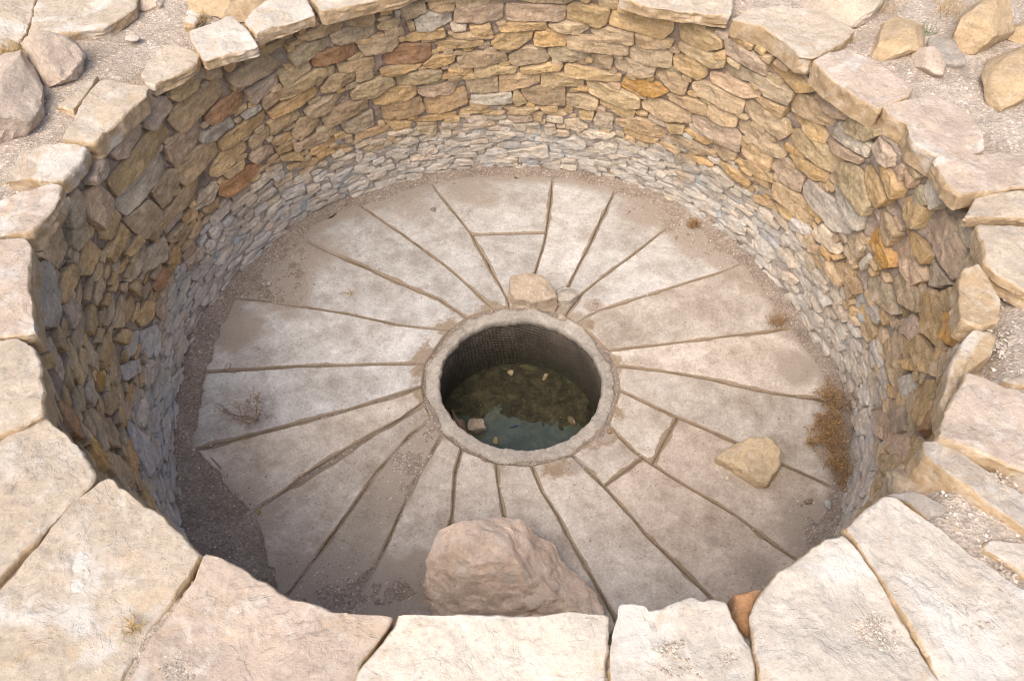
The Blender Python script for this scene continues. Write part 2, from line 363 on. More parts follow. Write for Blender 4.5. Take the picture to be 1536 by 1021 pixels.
def shaft_mat():
    m, nt, b = newmat('shaft_stone', 0.75); co = coords(nt, False)
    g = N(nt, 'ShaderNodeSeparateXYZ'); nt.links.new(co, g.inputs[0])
    t = ramp(nt, mth(nt, 'ADD', g.outputs[2], mth(nt, 'ADD', mth(nt, 'MULTIPLY', nz(nt, co, 7, 5), 0.3), 0.3)), [(0.12, (0.022, 0.02, 0.013)), (0.30, (0.05, 0.042, 0.034)), (0.42, (0.11, 0.092, 0.078)), (0.475, (0.18, 0.16, 0.145)), (0.53, (0.38, 0.385, 0.40))])  # colour runs from a pale bluish top band to near black lower down
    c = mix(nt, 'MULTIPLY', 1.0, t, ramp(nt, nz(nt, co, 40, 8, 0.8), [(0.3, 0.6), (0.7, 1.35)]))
    nt.links.new(c, b.inputs['Base Color']); bump(nt, b, [(nz(nt, co, 90, 8, 0.75), 0.6, 0.006)])
    return m
M_shaft = shaft_mat()
def water_mat():
    m, nt, b = newmat('stagnant_water', 0.03); co = coords(nt, False); b.inputs['Specular IOR Level'].default_value = 0.6
    c = ramp(nt, nz(nt, co, 9, 8, 0.7, 0.8), [(0.33, (0.03, 0.038, 0.026)), (0.52, (0.05, 0.060, 0.044)), (0.70, (0.08, 0.085, 0.06))])
    c = mix(nt, 'MIX', ramp(nt, nz(nt, co, 45, 6, 0.7, 0.5), [(0.60, 0.0), (0.70, 0.7)]), c, (0.035, 0.038, 0.02))
    nt.links.new(c, b.inputs['Base Color'])
    rr = ramp(nt, nz(nt, co, 16, 6, 0.7), [(0.5, 0.02), (0.75, 0.12)]); nt.links.new(rr, b.inputs['Roughness'])
    bump(nt, b, [(nz(nt, co, 22, 6, 0.7), 0.12, 0.006)])
    return m
M_water = water_mat()
def plain(name, col, rough=0.9, var=0.3):
    m, nt, b = newmat(name, rough); co = coords(nt)
    nt.links.new(mix(nt, 'MULTIPLY', 1.0, col, ramp(nt, nz(nt, co, 40, 4), [(0.3, 1 - var), (0.7, 1 + var)])), b.inputs['Base Color']); return m
M_dry = plain('dry_brown_stems', (0.28, 0.17, 0.08), var=.5); M_straw = plain('dry_straw', (0.42, 0.30, 0.15)); M_twig = plain('dry_twig', (0.25, 0.17, 0.11))
M_green = plain('green_leaf', (0.10, 0.16, 0.04)); M_blue = plain('blue_plastic', (0.02, 0.03, 0.12), 0.4, 0.1)
M_gravel = None
def grav():
    m, nt, b = newmat('gravel', 0.95); c = mix(nt, 'MULTIPLY', 1.0, attr(nt, 'tint'), (1, 1, 1)); nt.links.new(c, b.inputs['Base Color']); return m
M_gravel = grav()
# ---------------------------------------------------------------- the setting: floor, ground, water
X3, Y3, Z3 = Vector((1, 0, 0)), Vector((0, 1, 0)), Vector((0, 0, 1))
DUST = [(400, 410, .26, .72), (350, 500, .20, .66), (460, 385, .16, .5), (440, 450, .14, .45), (330, 770, .20, .66), (300, 800, .2, .7), (620, 690, .09, .9), (590, 740, .10, .55), (645, 650, .07, .8), (480, 880, .20, .66), (560, 890, .17, .75),
 (610, 875, .12, .8), (540, 800, .12, .35), (1195, 555, .12, .6), (1230, 790, .15, .8), (1060, 365, .2, .65), (970, 320, .18, .6), (700, 275, .25, .45), (600, 300, .2, .4), (890, 460, .05, .7), (868, 475, .05, .7), (1070, 810, .04, .5), (1130, 850, .1, .4), (905, 650, .05, .7), (860, 700, .05, .5), (850, 815, .025, .5)]
DW = [(at_z(x, y, 0), r, a) for x, y, r, a in DUST]
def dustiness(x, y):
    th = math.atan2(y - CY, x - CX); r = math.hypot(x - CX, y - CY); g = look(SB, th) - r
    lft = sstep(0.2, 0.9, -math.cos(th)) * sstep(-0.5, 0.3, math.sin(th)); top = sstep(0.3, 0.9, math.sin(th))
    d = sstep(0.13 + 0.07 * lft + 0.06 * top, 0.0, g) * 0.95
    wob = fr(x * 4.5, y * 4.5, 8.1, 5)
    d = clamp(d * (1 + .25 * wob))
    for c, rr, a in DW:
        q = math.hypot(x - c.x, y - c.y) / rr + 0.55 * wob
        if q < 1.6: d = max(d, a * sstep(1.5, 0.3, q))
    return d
def dirt_z(x, y):
    d = dustiness(x, y); f = fr(x * 7, y * 7, 1.3, 5); th = math.atan2(y - CY, x - CX); g = look(SB, th) - math.hypot(x - CX, y - CY)
    z = -0.014 + 0.020 * d + 0.007 * f + 0.0025 * fr(x * 40, y * 40, 4, 3)
    rr_ = math.hypot(x, y); z += .006 * sstep(.03, .0, abs(rr_ - .452)) * (.6 + n3(x * 9, y * 9, 6))
    return z + 0.035 * sstep(0.09, -0.03, g) + 0.02 * sstep(0.05, -0.02, g) * fr(x * 12, y * 12, 2, 3)
def pit_floor():
    n = 400; s = 3.4 / n; V = []; F = []; idx = {}
    for j in range(n + 1):
        for i in range(n + 1):
            x = CX - 1.7 + i * s; y = CY - 1.7 + j * s; rr = math.hypot(x, y); rc = math.hypot(x - CX, y - CY)
            if rr < 0.40 or rc > 1.66: continue
            idx[i, j] = len(V); V.append(Vector((x, y, dirt_z(x, y))))
    for (i, j), a in idx.items():
        if (i + 1, j) in idx and (i + 1, j + 1) in idx and (i, j + 1) in idx: F.append((a, idx[i + 1, j], idx[i + 1, j + 1], idx[i, j + 1]))
    tag(mesh_obj('pit_floor', V, F, M_dirt), kind='structure')
pit_floor()
def ground_z(x, y):
    th = math.atan2(y - CY, x - CX); g = math.hypot(x - CX, y - CY) - look(ST, th)
    return 1.168 + (0.06 + 0.028 * sstep(-.3, -1.0, y)) * sstep(0.03, 0.22 - .1 * sstep(-.3, -1.0, y), g) + 0.018 * fr(x * 2.5, y * 2.5, 0.5, 5) * sstep(0, 0.3, g) + 0.004 * fr(x * 18, y * 18, 2, 4)
def ground():
    V = []; F = []; nt_ = 720; rads = [0.03 + 0.022 * k for k in range(60)] + [1.35 + 0.1 * 1.25 ** k for k in range(1, 28)]
    for k, g in enumerate(rads):
        for i in range(nt_):
            th = 2 * math.pi * i / nt_ - math.pi; r = look(ST, th) + g; x, y = CX + r * math.cos(th), CY + r * math.sin(th)
            V.append(Vector((x, y, ground_z(x, y))))
    for k in range(len(rads) - 1):
        for i in range(nt_):
            a = k * nt_ + i; b = k * nt_ + (i + 1) % nt_; F.append((a, a + nt_, b + nt_, b))
    tag(mesh_obj('ground', V, F, M_ground), kind='structure')
ground()
def water():
    V = [Vector((0, 0, -0.385))]; F = []
    for i in range(64): V.append(Vector((0.43 * math.cos(i * math.pi / 32), 0.43 * math.sin(i * math.pi / 32), -0.385)))
    for i in range(64): F.append((0, 1 + i, 1 + (i + 1) % 64))
    tag(mesh_obj('water', V, F, M_water), kind='structure')
    m, nt, b = newmat('mossy_mud', 0.75); co = coords(nt, False)
    c = ramp(nt, nz(nt, co, 14, 9, 0.75, 0.6), [(0.33, (0.010, 0.009, 0.006)), (0.5, (0.032, 0.028, 0.014)), (0.68, (0.075, 0.066, 0.032))])
    c = mix(nt, 'MIX', ramp(nt, nz(nt, co, 70, 6, 0.8), [(0.60, 0.0), (0.68, 0.9)]), c, (0.22, 0.19, 0.09))
    nt.links.new(c, b.inputs['Base Color']); bump(nt, b, [(nz(nt, co, 60, 8, 0.8), 1.0, 0.01)])
    V = []; F = []; idx = {}; n = 130
    for j in range(n + 1):
        for i in range(n + 1):
            x, y = -.42 + .84 * i / n, -.42 + .84 * j / n
            if math.hypot(x, y) > .405: continue
            h = sstep(-.02, .10, y + .11 * fr(x * 5, y * 5, 3, 5) + .35 * max(0, abs(x + .02) - .17)) ; z = -.396 + .016 * h + .006 * fr(x * 26, y * 26, 1, 4)
            idx[i, j] = len(V); V.append(Vector((x, y, z)))
    for (i, j), a in idx.items():
        if (i + 1, j) in idx and (i + 1, j + 1) in idx and (i, j + 1) in idx: F.append((a, idx[i + 1, j], idx[i + 1, j + 1], idx[i, j + 1]))
    tag(mesh_obj('mud', V, F, m), kind='structure')
water()
# ---------------------------------------------------------------- the well in the middle of the floor
well = empty('well', (0, 0, 0), 'round well opening with a chipped stone curb at the middle of the paved floor', 'well')
def curb():
    n = 320; V = []; F = []; prof = 15
    for i in range(n):
        th = 2 * math.pi * i / n; c, s = math.cos(th), math.sin(th)
        chip = 0.007 * fr(c * 5, s * 5, 0.2, 4) - 0.008 * max(0, n3(c * 3.1, s * 3.1, 7)) + 0.003 * n3(c * 40, s * 40, 1)
        ri = 0.372 + chip; ro = 0.438 + 0.022 * fr(c * 4, s * 4, 5, 5)
        low = 0.012 * sstep(0.15, 0.6, n3(c * 2.2 + 4, s * 2.2, 3))
        P = [(ri + 0.014, -0.05), (ri + 0.008, -0.042), (ri + 0.003, -0.034), (ri + 0.001, -0.02), (ri, -0.006), (ri + 0.004, 0.003)]
        P += [(lerp(ri + 0.008, ro - 0.012, k / 5), 0.009) for k in range(6)] + [(ro - 0.004, 0.004), (ro, -0.006), (ro, -0.06)]
        for q, (r, z) in enumerate(P):
            zz = z - .006 + (fr(c * 12, s * 12, r * 30, 4) * 0.007 - low * (0.6 if q > 6 else 0.2) if z > -0.05 else 0)
            rr = r + (0.002 * fr(c * 16, s * 16, z * 30, 3) if q < 5 else 0)
            V.append(Vector((rr * c, rr * s, zz)))
    for i in range(n):
        for q in range(prof - 1):
            a = i * prof + q; b = ((i + 1) % n) * prof + q; F.append((a, a + 1, b + 1, b))
    mesh_obj('curb', V, F, M_curb, parent=well)
curb()
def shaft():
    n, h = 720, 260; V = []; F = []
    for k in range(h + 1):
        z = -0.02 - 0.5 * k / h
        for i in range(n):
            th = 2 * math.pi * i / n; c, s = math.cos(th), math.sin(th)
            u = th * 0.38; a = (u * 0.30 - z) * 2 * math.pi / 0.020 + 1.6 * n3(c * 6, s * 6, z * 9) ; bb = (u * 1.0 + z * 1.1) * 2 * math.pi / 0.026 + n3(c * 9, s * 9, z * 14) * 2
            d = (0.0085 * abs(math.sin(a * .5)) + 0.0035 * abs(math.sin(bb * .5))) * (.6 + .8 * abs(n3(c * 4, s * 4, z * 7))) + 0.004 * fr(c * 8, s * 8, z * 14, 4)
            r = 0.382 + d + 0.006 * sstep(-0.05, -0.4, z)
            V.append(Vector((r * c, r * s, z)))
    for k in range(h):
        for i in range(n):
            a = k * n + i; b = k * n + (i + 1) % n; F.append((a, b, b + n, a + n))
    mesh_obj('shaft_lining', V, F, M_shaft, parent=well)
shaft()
# ---------------------------------------------------------------- paving slabs
J = {  # joints, pixel polylines from the curb outwards
 1: [(806,455),(803,408),(815,370),(822,335),(830,258)], 2: [(835,465),(852,430),(883,370),(917,298),(932,268)], 3: [(856,462),(874,439),(913,408),(952,380),(1011,333),(1050,310)],
 4: [(872,476),(897,466),(985,438),(1073,411),(1120,392)], 5: [(912,526),(1000,516),(1090,505),(1160,497),(1215,487)], 6: [(926,548),(990,556),(1062,568),(1160,590),(1218,598),(1262,606)],
 7: [(924,584),(965,602),(1011,623),(1097,660),(1175,697),(1222,718),(1275,742)], 8: [(905,632),(928,654),(956,680),(1003,713),(1109,776),(1156,813),(1210,850)],
 9: [(862,689),(909,733),(948,776),(967,800),(1062,892),(1090,925)], 10: [(797,704),(815,740),(838,776),(854,807),(920,923),(940,965)], 11: [(742,699),(748,730),(756,776),(768,850),(782,985)],
 12: [(686,680),(682,710),(678,772),(669,819),(650,960)], 13: [(657,654),(630,708),(599,772),(584,807),(534,901),(505,950)], 14: [(640,632),(615,652),(564,708),(517,776),(443,876),(425,900)],
 15: [(632,605),(600,630),(564,648),(462,713),(376,768)], 16: [(634,580),(580,597),(521,615),(380,652),(288,676)], 17: [(640,545),(560,547),(458,549),(380,554),(305,558)],
 18: [(678,499),(599,488),(517,470),(400,452),(350,447)], 19: [(703,480),(660,450),(615,431),(556,405),(498,380),(440,352)], 20: [(741,468),(715,440),(670,400),(610,357),(552,317),(525,298)], 21: [(764,463),(760,447),(725,384),(705,349),(654,286),(645,268)]}
PV = [  # (left joint, right joint, from, to along the joints, tint, label)
 (1, 21, .52, 1, 'g', 'outer piece of the wedge slab split across, beyond the rock at the well rim'), (1, 21, 0, .52, 'g', 'inner piece of the split wedge slab, directly behind the rock at the well rim'),
 (2, 1, 0, 1, 'g', 'narrow wedge slab with a rusty stain, running from behind the small white stone to the back wall'), (3, 2, 0, 1, 'g', 'narrow clean wedge slab right of the rust-stained one, toward the back wall'),
 (4, 3, 0, 1, 'g', 'wedge slab whose outer end is buried in dirt near the low tuft by the back right wall'), (5, 4, 0, 1, 'm', 'broad smooth wedge slab running from the curb toward the orange tuft at the right wall'),
 (6, 5, 0, 1, 'm', 'wedge slab just below the orange tuft, level with the well opening on the right'), (7, 6, 0, 1, 'm', 'cracked wedge slab pointing at the large dry shrub'),
 (8, 7, 0, .27, 'm', 'short inner piece between the well curb and the slab carrying the flat yellow rock'), (8, 7, .27, 1, 'p', 'long slab carrying the flat yellow rock'),
 (9, 8, 0, .22, 'm', 'smallest squarish slab at the lower right of the curb'), (9, 8, .22, 1, 'p', 'long pinkish slab with a pitted patch, below the flat yellow rock'),
 (10, 9, 0, 1, 'm', 'smooth long slab on the right side of the big pink boulder'), (11, 10, 0, 1, 'm', 'slab running from the curb under the right half of the big pink boulder'),
 (12, 11, 0, 1, 'm', 'slab running from the curb under the left half of the big pink boulder'), (13, 12, 0, 1, 'm', 'wedge slab just left of the big pink boulder with a dirt patch at its outer end'),
 (14, 13, 0, 1, 'b', 'brownish wedge slab mostly covered by gravel, lower left of the well'), (15, 14, 0, 1, 'm', 'dusty wedge slab between the gravel-covered slab and the wide joint at lower left'),
 (16, 15, 0, 1, 'm', 'clean wedge slab below the dry twig plant, with a square outer end'), (17, 16, 0, 1, 'g', 'wedge slab under the dry twig plant on the left'),
 (18, 17, 0, 1, 'g', 'dusty bluish wedge slab just above the dry twig plant'), (19, 18, 0, 1, 'g', 'bluish wedge slab with a small dry clump on it, upper left'),
 (20, 19, 0, 1, 'g', 'long streaky wedge slab at the upper left of the well'), (21, 20, 0, 1, 'g', 'pale clean wedge slab left of the slab split across')]
TINT = {'g': (0.44, 0.43, 0.42), 'm': (0.46, 0.415, 0.37), 'p': (0.455, 0.39, 0.335), 'b': (0.36, 0.32, 0.275)}
def along(P, t):
    L = [0]
    for a, b in zip(P, P[1:]): L.append(L[-1] + (b - a).length)
    s = clamp(t) * L[-1]
    for i in range(len(P) - 1):
        if s <= L[i + 1] + 1e-9: return P[i].lerp(P[i + 1], (s - L[i]) / max(1e-9, L[i + 1] - L[i]))
    return P[-1].copy()
JG = {15: .011, 16: .006, 17: .004, 14: .004, 13: .005, 12: .005, 7: .003, 18: .003}
JW = {}
for k, P in J.items():
    Q = [at_z(x, y, 0) for x, y in P]; q0 = Q[0].copy(); r = math.hypot(q0.x, q0.y)
    Q[0] = Vector((q0.x / r * 0.452, q0.y / r * 0.452, 0)); JW[k] = Q
def paving():
    for si, (ja, jb, t0, t1, tn, lab) in enumerate(PV):
        A, B = JW[ja], JW[jb]; mid = (along(A, (t0 + t1) / 2) + along(B, (t0 + t1) / 2)) / 2; L = (along(A, t1) - along(A, t0)).length
        nv = max(10, int(L / 0.013)); wmax = (along(A, t1) - along(B, t1)).length; n_in = max(8, int(wmax / 0.016)); g = 0.0020; ga, gb = JG.get(ja, g), JG.get(jb, g); nu = n_in + 4
        V = []; C = []; E = []; D = []; T = []; F = []
        hh = random.Random(si).uniform(-0.003, 0.003); tint = tuple(c * random.Random(si + 50).uniform(0.84, 1.08) for c in TINT[tn])
        cut = {(15): 1}
        rows = [t0 + (t1 - t0) * k / nv for k in range(nv + 1)]
        for k, t in enumerate(rows):
            a, b = along(A, t), along(B, t); d = (b - a); W = d.length; d.normalize(); nrm = Vector((-d.y, d.x, 0))
            outward = Vector((a.x + b.x, a.y + b.y, 0)).normalized()
            ee = g * (1 if k == 0 else -1 if k == nv else 0)
            wig = clamp(.8 + 1.1 * fr(t * 5, ja * 3.3, 1, 3), .3, 1.8); wig2 = clamp(.8 + 1.1 * fr(t * 5, jb * 3.3, 1, 3), .3, 1.8); GA, GB = ga * wig, gb * wig2
            for j in range(nu + 1):
                WI = W - GA - GB; e1, e2 = min(.004, WI * .08) / WI, min(.012, WI * .16) / WI
                u = 0.0 if j == 0 else e1 if j == 1 else e2 if j == 2 else 1.0 if j == nu else 1 - e1 if j == nu - 1 else 1 - e2 if j == nu - 2 else e2 + (1 - 2 * e2) * (j - 2) / (nu - 4)
                p = a + d * (GA + WI * u) + outward * ee
                de = min(u * W, (1 - u) * W, (t - t0) * L / (t1 - t0) + 0.0, (t1 - t) * L / (t1 - t0) + (0.2 if t1 == 1 else 0))
                if j in (0, nu): p += d * (0.004 * fr(p.x * 22, p.y * 22, .5, 4) + 0.004 * n3(p.x * 7, p.y * 7, .5) + (1 if j == 0 else -1) * (0.0015 * abs(n3(p.x * 15, p.y * 15, si)) + .02 * max(0, n3(p.x * 13, p.y * 13, si + 4) - .45)))
                if t1 == 1 and k > nv - 3: p += outward * (0.035 * fr(p.x * 9, p.y * 9, si, 4))
                q = max(0, 1 - de / 0.005); z = 0.0015 + hh + 0.0022 * fr(p.x * 8, p.y * 8, si, 4) + 0.0008 * n3(p.x * 60, p.y * 60, 2) - 0.004 * q * q
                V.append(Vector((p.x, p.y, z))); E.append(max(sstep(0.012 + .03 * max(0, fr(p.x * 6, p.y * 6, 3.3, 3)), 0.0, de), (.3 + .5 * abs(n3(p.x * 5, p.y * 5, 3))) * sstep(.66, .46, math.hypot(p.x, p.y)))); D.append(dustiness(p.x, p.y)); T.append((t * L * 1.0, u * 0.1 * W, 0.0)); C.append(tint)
        w1 = nu + 1
        for k in range(nv):
            for j in range(nu):
                a = k * w1 + j; F.append((a, a + w1, a + w1 + 1, a + 1))
        rim = [j for j in range(w1)] + [k * w1 + nu for k in range(1, nv + 1)] + [nv * w1 + j for j in range(nu - 1, -1, -1)] + [k * w1 for k in range(nv - 1, 0, -1)]
        b0 = len(V)
        for i in rim:
            V.append(V[i] - Z3 * 0.07); E.append(1.3); D.append(D[i]); T.append(T[i]); C.append(tint)
        m = len(rim)
        for q in range(m): F.append((rim[q], rim[(q + 1) % m], b0 + (q + 1) % m, b0 + q))
        F.append(tuple(b0 + q for q in range(m - 1, -1, -1)))
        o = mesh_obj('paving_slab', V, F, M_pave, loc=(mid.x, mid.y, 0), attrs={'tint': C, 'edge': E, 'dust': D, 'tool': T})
        tag(o, lab, 'paving slab', 'wedge-shaped paving slabs round the well')
paving()
# ---------------------------------------------------------------- coping slabs on the rim and rocks on the ground
CW, CC, CPK, CO_, CG = (0.51, 0.46, 0.40), (0.46, 0.39, 0.31), (0.465, 0.38, 0.31), (0.43, 0.32, 0.20), (0.40, 0.36, 0.315)
COPE = [ # outline px, top z, thickness, tint, tilt seed, label
 ('281,47 347,25 373,45 386,69 350,80 306,91', 1.275, .045, CW, 'small bright white block with a tuft of dry moss behind it, upper left rim'),
 ('209,110 232,78 262,62 298,78 295,92 268,110 230,128 218,122', 1.255, .05, CC, 'pale slab half buried in dust, below the bright white block'),
 ('150,118 223,127 216,145 200,160 180,180 143,214 94,209 112,180 125,146', 1.27, .075, CC, 'large smooth slab with a thin broken flake on its left'),
 ('7,270 30,230 75,215 132,220 126,235 97,268 80,270 42,265', 1.265, .06, CC, 'cream slab with dust over its lower edge, third below the bright white block'),
 ('-60,320 30,290 78,275 94,279 78,312 50,348 -60,354', 1.28, .085, CPK, 'thick slab with an orange broken face at the left edge'),
 ('-70,362 37,355 46,372 44,410 50,458 54,500 30,505 -70,510', 1.29, .08, CPK, 'smooth pinkish slab at the left edge above the rounded cream block'),
 ('-60,512 24,505 46,516 60,550 67,585 64,622 30,640 -60,670', 1.30, .09, CC, 'rounded cream block with a flaking corner at the left edge'),
 ('-80,700 0,664 47,627 70,627 110,665 147,715 120,742 94,762 52,812 0,862 -80,930', 1.28, .09, CC, 'big cream slab with a corner poking into the pit, lower left'),
 ('151,723 165,717 205,748 250,780 303,832 285,868 258,903 220,948 165,1060 60,1120 -70,1100 -70,955 0,880 60,820 101,768', 1.265, .09, CC, 'broad cream slab with a white bleached patch and a dry tuft beside it'),
 ('307,832 330,835 380,862 430,895 500,918 586,925 580,945 545,990 515,1045 500,1120 170,1120 176,1050 228,952 264,908 290,874', 1.27, .09, CPK, 'pink slab with a raised white patch along the near rim'),
 ('600,922 680,922 780,925 860,917 910,925 913,945 908,990 905,1120 508,1120 522,1045 549,994 590,944', 1.275, .09, (0.60, 0.54, 0.46), 'flat cream slab at the middle of the near rim in front of the big boulder'),
 ('925,921 930,903 947,900 967,904 974,915 993,911 1010,902 1034,893 1054,901 1065,896 1090,901 1098,926 1110,948 1125,972 1132,1000 1140,1120 914,1120 915,1015 918,967', 1.285, .10, CW, 'white pitted block with a scalloped front edge'),
 ('1146,883 1167,856 1195,840 1242,805 1265,802 1302,846 1342,911 1377,970 1404,1017 1450,1120 1150,1120 1137,1010 1128,975 1126,925', 1.275, .09, CW, 'white rounded slab with a heap of chips in its hollow'),
 ('1268,791 1296,768 1324,747 1340,746 1370,765 1410,793 1473,840 1536,884 1610,930 1610,1120 1455,1120 1407,1015 1345,908 1306,845', 1.28, .09, CW, 'long white and tan slab running off the lower right corner'),
 ('1328,742 1367,735 1403,752 1440,780 1476,810 1466,832 1412,790 1372,762 1344,744', 1.245, .05, CG, 'thin broken flake wedged behind the long white and tan slab'),
 ('1384,665 1412,664 1536,740 1610,785 1610,835 1536,790 1480,755 1420,712 1388,690', 1.285, .13, CG, 'narrow undercut slab with rubble below it on the right'),
 ('1449,557 1490,572 1536,590 1610,618 1610,740 1536,708 1470,682 1407,655 1415,630 1425,605', 1.315, .07, CPK, 'big flat pink slab with a sharp straight edge on the right'),
 ('1461,494 1494,503 1487,533 1455,553 1432,595 1415,635 1411,600 1436,520', 1.26, .07, CO_, 'narrow orange stone set on edge beside the big flat pink slab'),
 ('1445,403 1469,396 1485,418 1500,446 1498,480 1469,492 1441,480 1438,430', 1.27, .08, CO_, 'upright orange stone in the right rim above the gravel patch'),
 ('1463,337 1536,340 1610,345 1610,460 1536,438 1500,415 1474,394 1473,365', 1.285, .07, CC, 'cream cracked slab at the right edge, below a thinner slab'),
 ('1467,293 1500,288 1610,284 1610,336 1536,328 1450,325', 1.28, .045, CC, 'thin cream slab squeezed between two thicker ones at the right edge'),
 ('1397,242 1460,232 1536,226 1610,222 1610,280 1536,281 1458,293 1438,298 1416,277', 1.285, .055, CPK, 'long tapering pink slab reaching the right edge'),
 ('1322,158 1400,140 1445,160 1470,190 1478,224 1440,236 1403,237 1367,212 1362,186 1335,172', 1.275, .09, CPK, 'dusty pink slab with a crumbling orange face, right rim'),
 ('1219,90 1265,74 1320,100 1370,132 1363,143 1317,162 1290,148 1245,118', 1.28, .095, CPK, 'pink slab with a thick honeycombed face, upper right rim'),
 ('1097,27 1122,14 1175,7 1234,17 1283,45 1270,60 1220,86 1200,84 1175,62 1144,42', 1.28, .085, CC, 'broad cream slab with an ochre broken face, upper right rim'),
 ('925,-8 960,-45 1060,-50 1102,-25 1097,24 1060,20 1020,14 975,8', 1.275, .06, CC, 'long layered slab cut by the top edge, right of the middle'),
 ('366,34 378,16 425,-20 455,-12 472,20 445,30 410,40 384,52', 1.275, .055, CW, 'cream slab with a low layered face, touching the bright white block'),
 ('460,-12 475,-45 600,-60 640,-25 600,-6 548,4 482,20', 1.275, .06, CC, 'long slab cut by the top edge, left of the middle'),
 ('640,-24 655,-60 780,-65 795,-26', 1.275, .05, CC, 'slab just above the frame over the left back wall'),
 ('800,-26 805,-65 915,-60 930,-20 860,-22', 1.275, .05, CC, 'slab just above the frame over the right back wall')]
def poly_px(s): return [tuple(float(v) for v in q.split(',')) for q in s.split()]
def plan_stone(name, pts, z, th, tint, lab, cat, grp, mat, seed, big=True, **k):
    W = [at_z(x, y, z) for x, y in pts]; c = sum(W, Vector()) / len(W); P = [(p.x - c.x, p.y - c.y) for p in W]
    A = math.sqrt(abs(centroid(P)[2])); nang = max(48, min(260, int(A * 420))); nring = max(10, min(60, int(A * 90)))
    o = Vector((c.x, c.y, 0)); kw = dict(front=z, back=th, bev=0.007, edge=0.0055, rough=0.0045, inset=-0.002, facets=0, ck=.07, terr=.0055, nang=nang, nring=nring, seed=seed, freq=0.6, nside=6, flare=-0.05, strata=0.005); kw.update(k)
    rn = random.Random(seed); kw.setdefault('tilt', (rn.uniform(-.02, .02), rn.uniform(-.02, .02)))
    V, F = stone(P, o, X3, Y3, Z3, **kw)
    ob = mesh_obj(name, V, F, mat, loc=(c.x, c.y, z - th), sharp=30, attrs={'tint': [tint] * len(V)})
    return tag(ob, lab, cat, grp)
for i, (s, z, th, tint, lab) in enumerate(COPE):
    plan_stone('coping_slab', poly_px(s), z, th, tint, lab, 'coping slab', 'coping slabs round the rim of the pit', M_cope, 10 + i)
for o_ in list(sc.collection.objects):
    lb = o_.get('label', '')
    for key, pts, z in (('white bleached patch', '110,778 128,785 146,815 152,840 142,858 150,868 128,905 108,902 96,884 72,872 68,858 96,842 108,820', 1.262), ('raised white patch', '342,848 356,862 362,880 384,905 398,930 380,940 372,958 350,932 332,915 328,890 336,868', 1.267)):
        if key in lb and 'label' in o_.keys() and o_.type == 'MESH' and o_.name.startswith('coping_slab'):
            W = [at_z(x, y, z) for x, y in poly_px(pts)]; c = sum(W, Vector()) / len(W)
            V, F = stone([(p.x - c.x, p.y - c.y) for p in W], Vector((c.x, c.y, 0)), X3, Y3, Z3, front=z + .004, back=.02, bev=.03, edge=.005, rough=.004, nang=160, nring=30, seed=9 + len(lb), facets=0, terr=.002)
            mesh_obj('lime_crust', V, F, M_cope, loc=(c.x, c.y, z - .02), parent=o_, sharp=30, attrs={'tint': [(.53, .505, .465)] * len(V)})
PAVE2 = [('-60,-30 56,-30 54,0 41,42 28,74 -60,76', 1.25, .05, CC, 'cracked flat slab in the top left corner'),
 ('58,-30 210,-30 203,12 175,30 152,42 90,50 42,55 46,38 56,0', 1.275, .05, CC, 'large pale flagstone near the top left corner')]
for i, (s, z, th, tint, lab) in enumerate(PAVE2):
    plan_stone('flagstone', poly_px(s), z, th, tint, lab, 'flagstone', 'flagstones in the top left corner', M_cope, 60 + i)
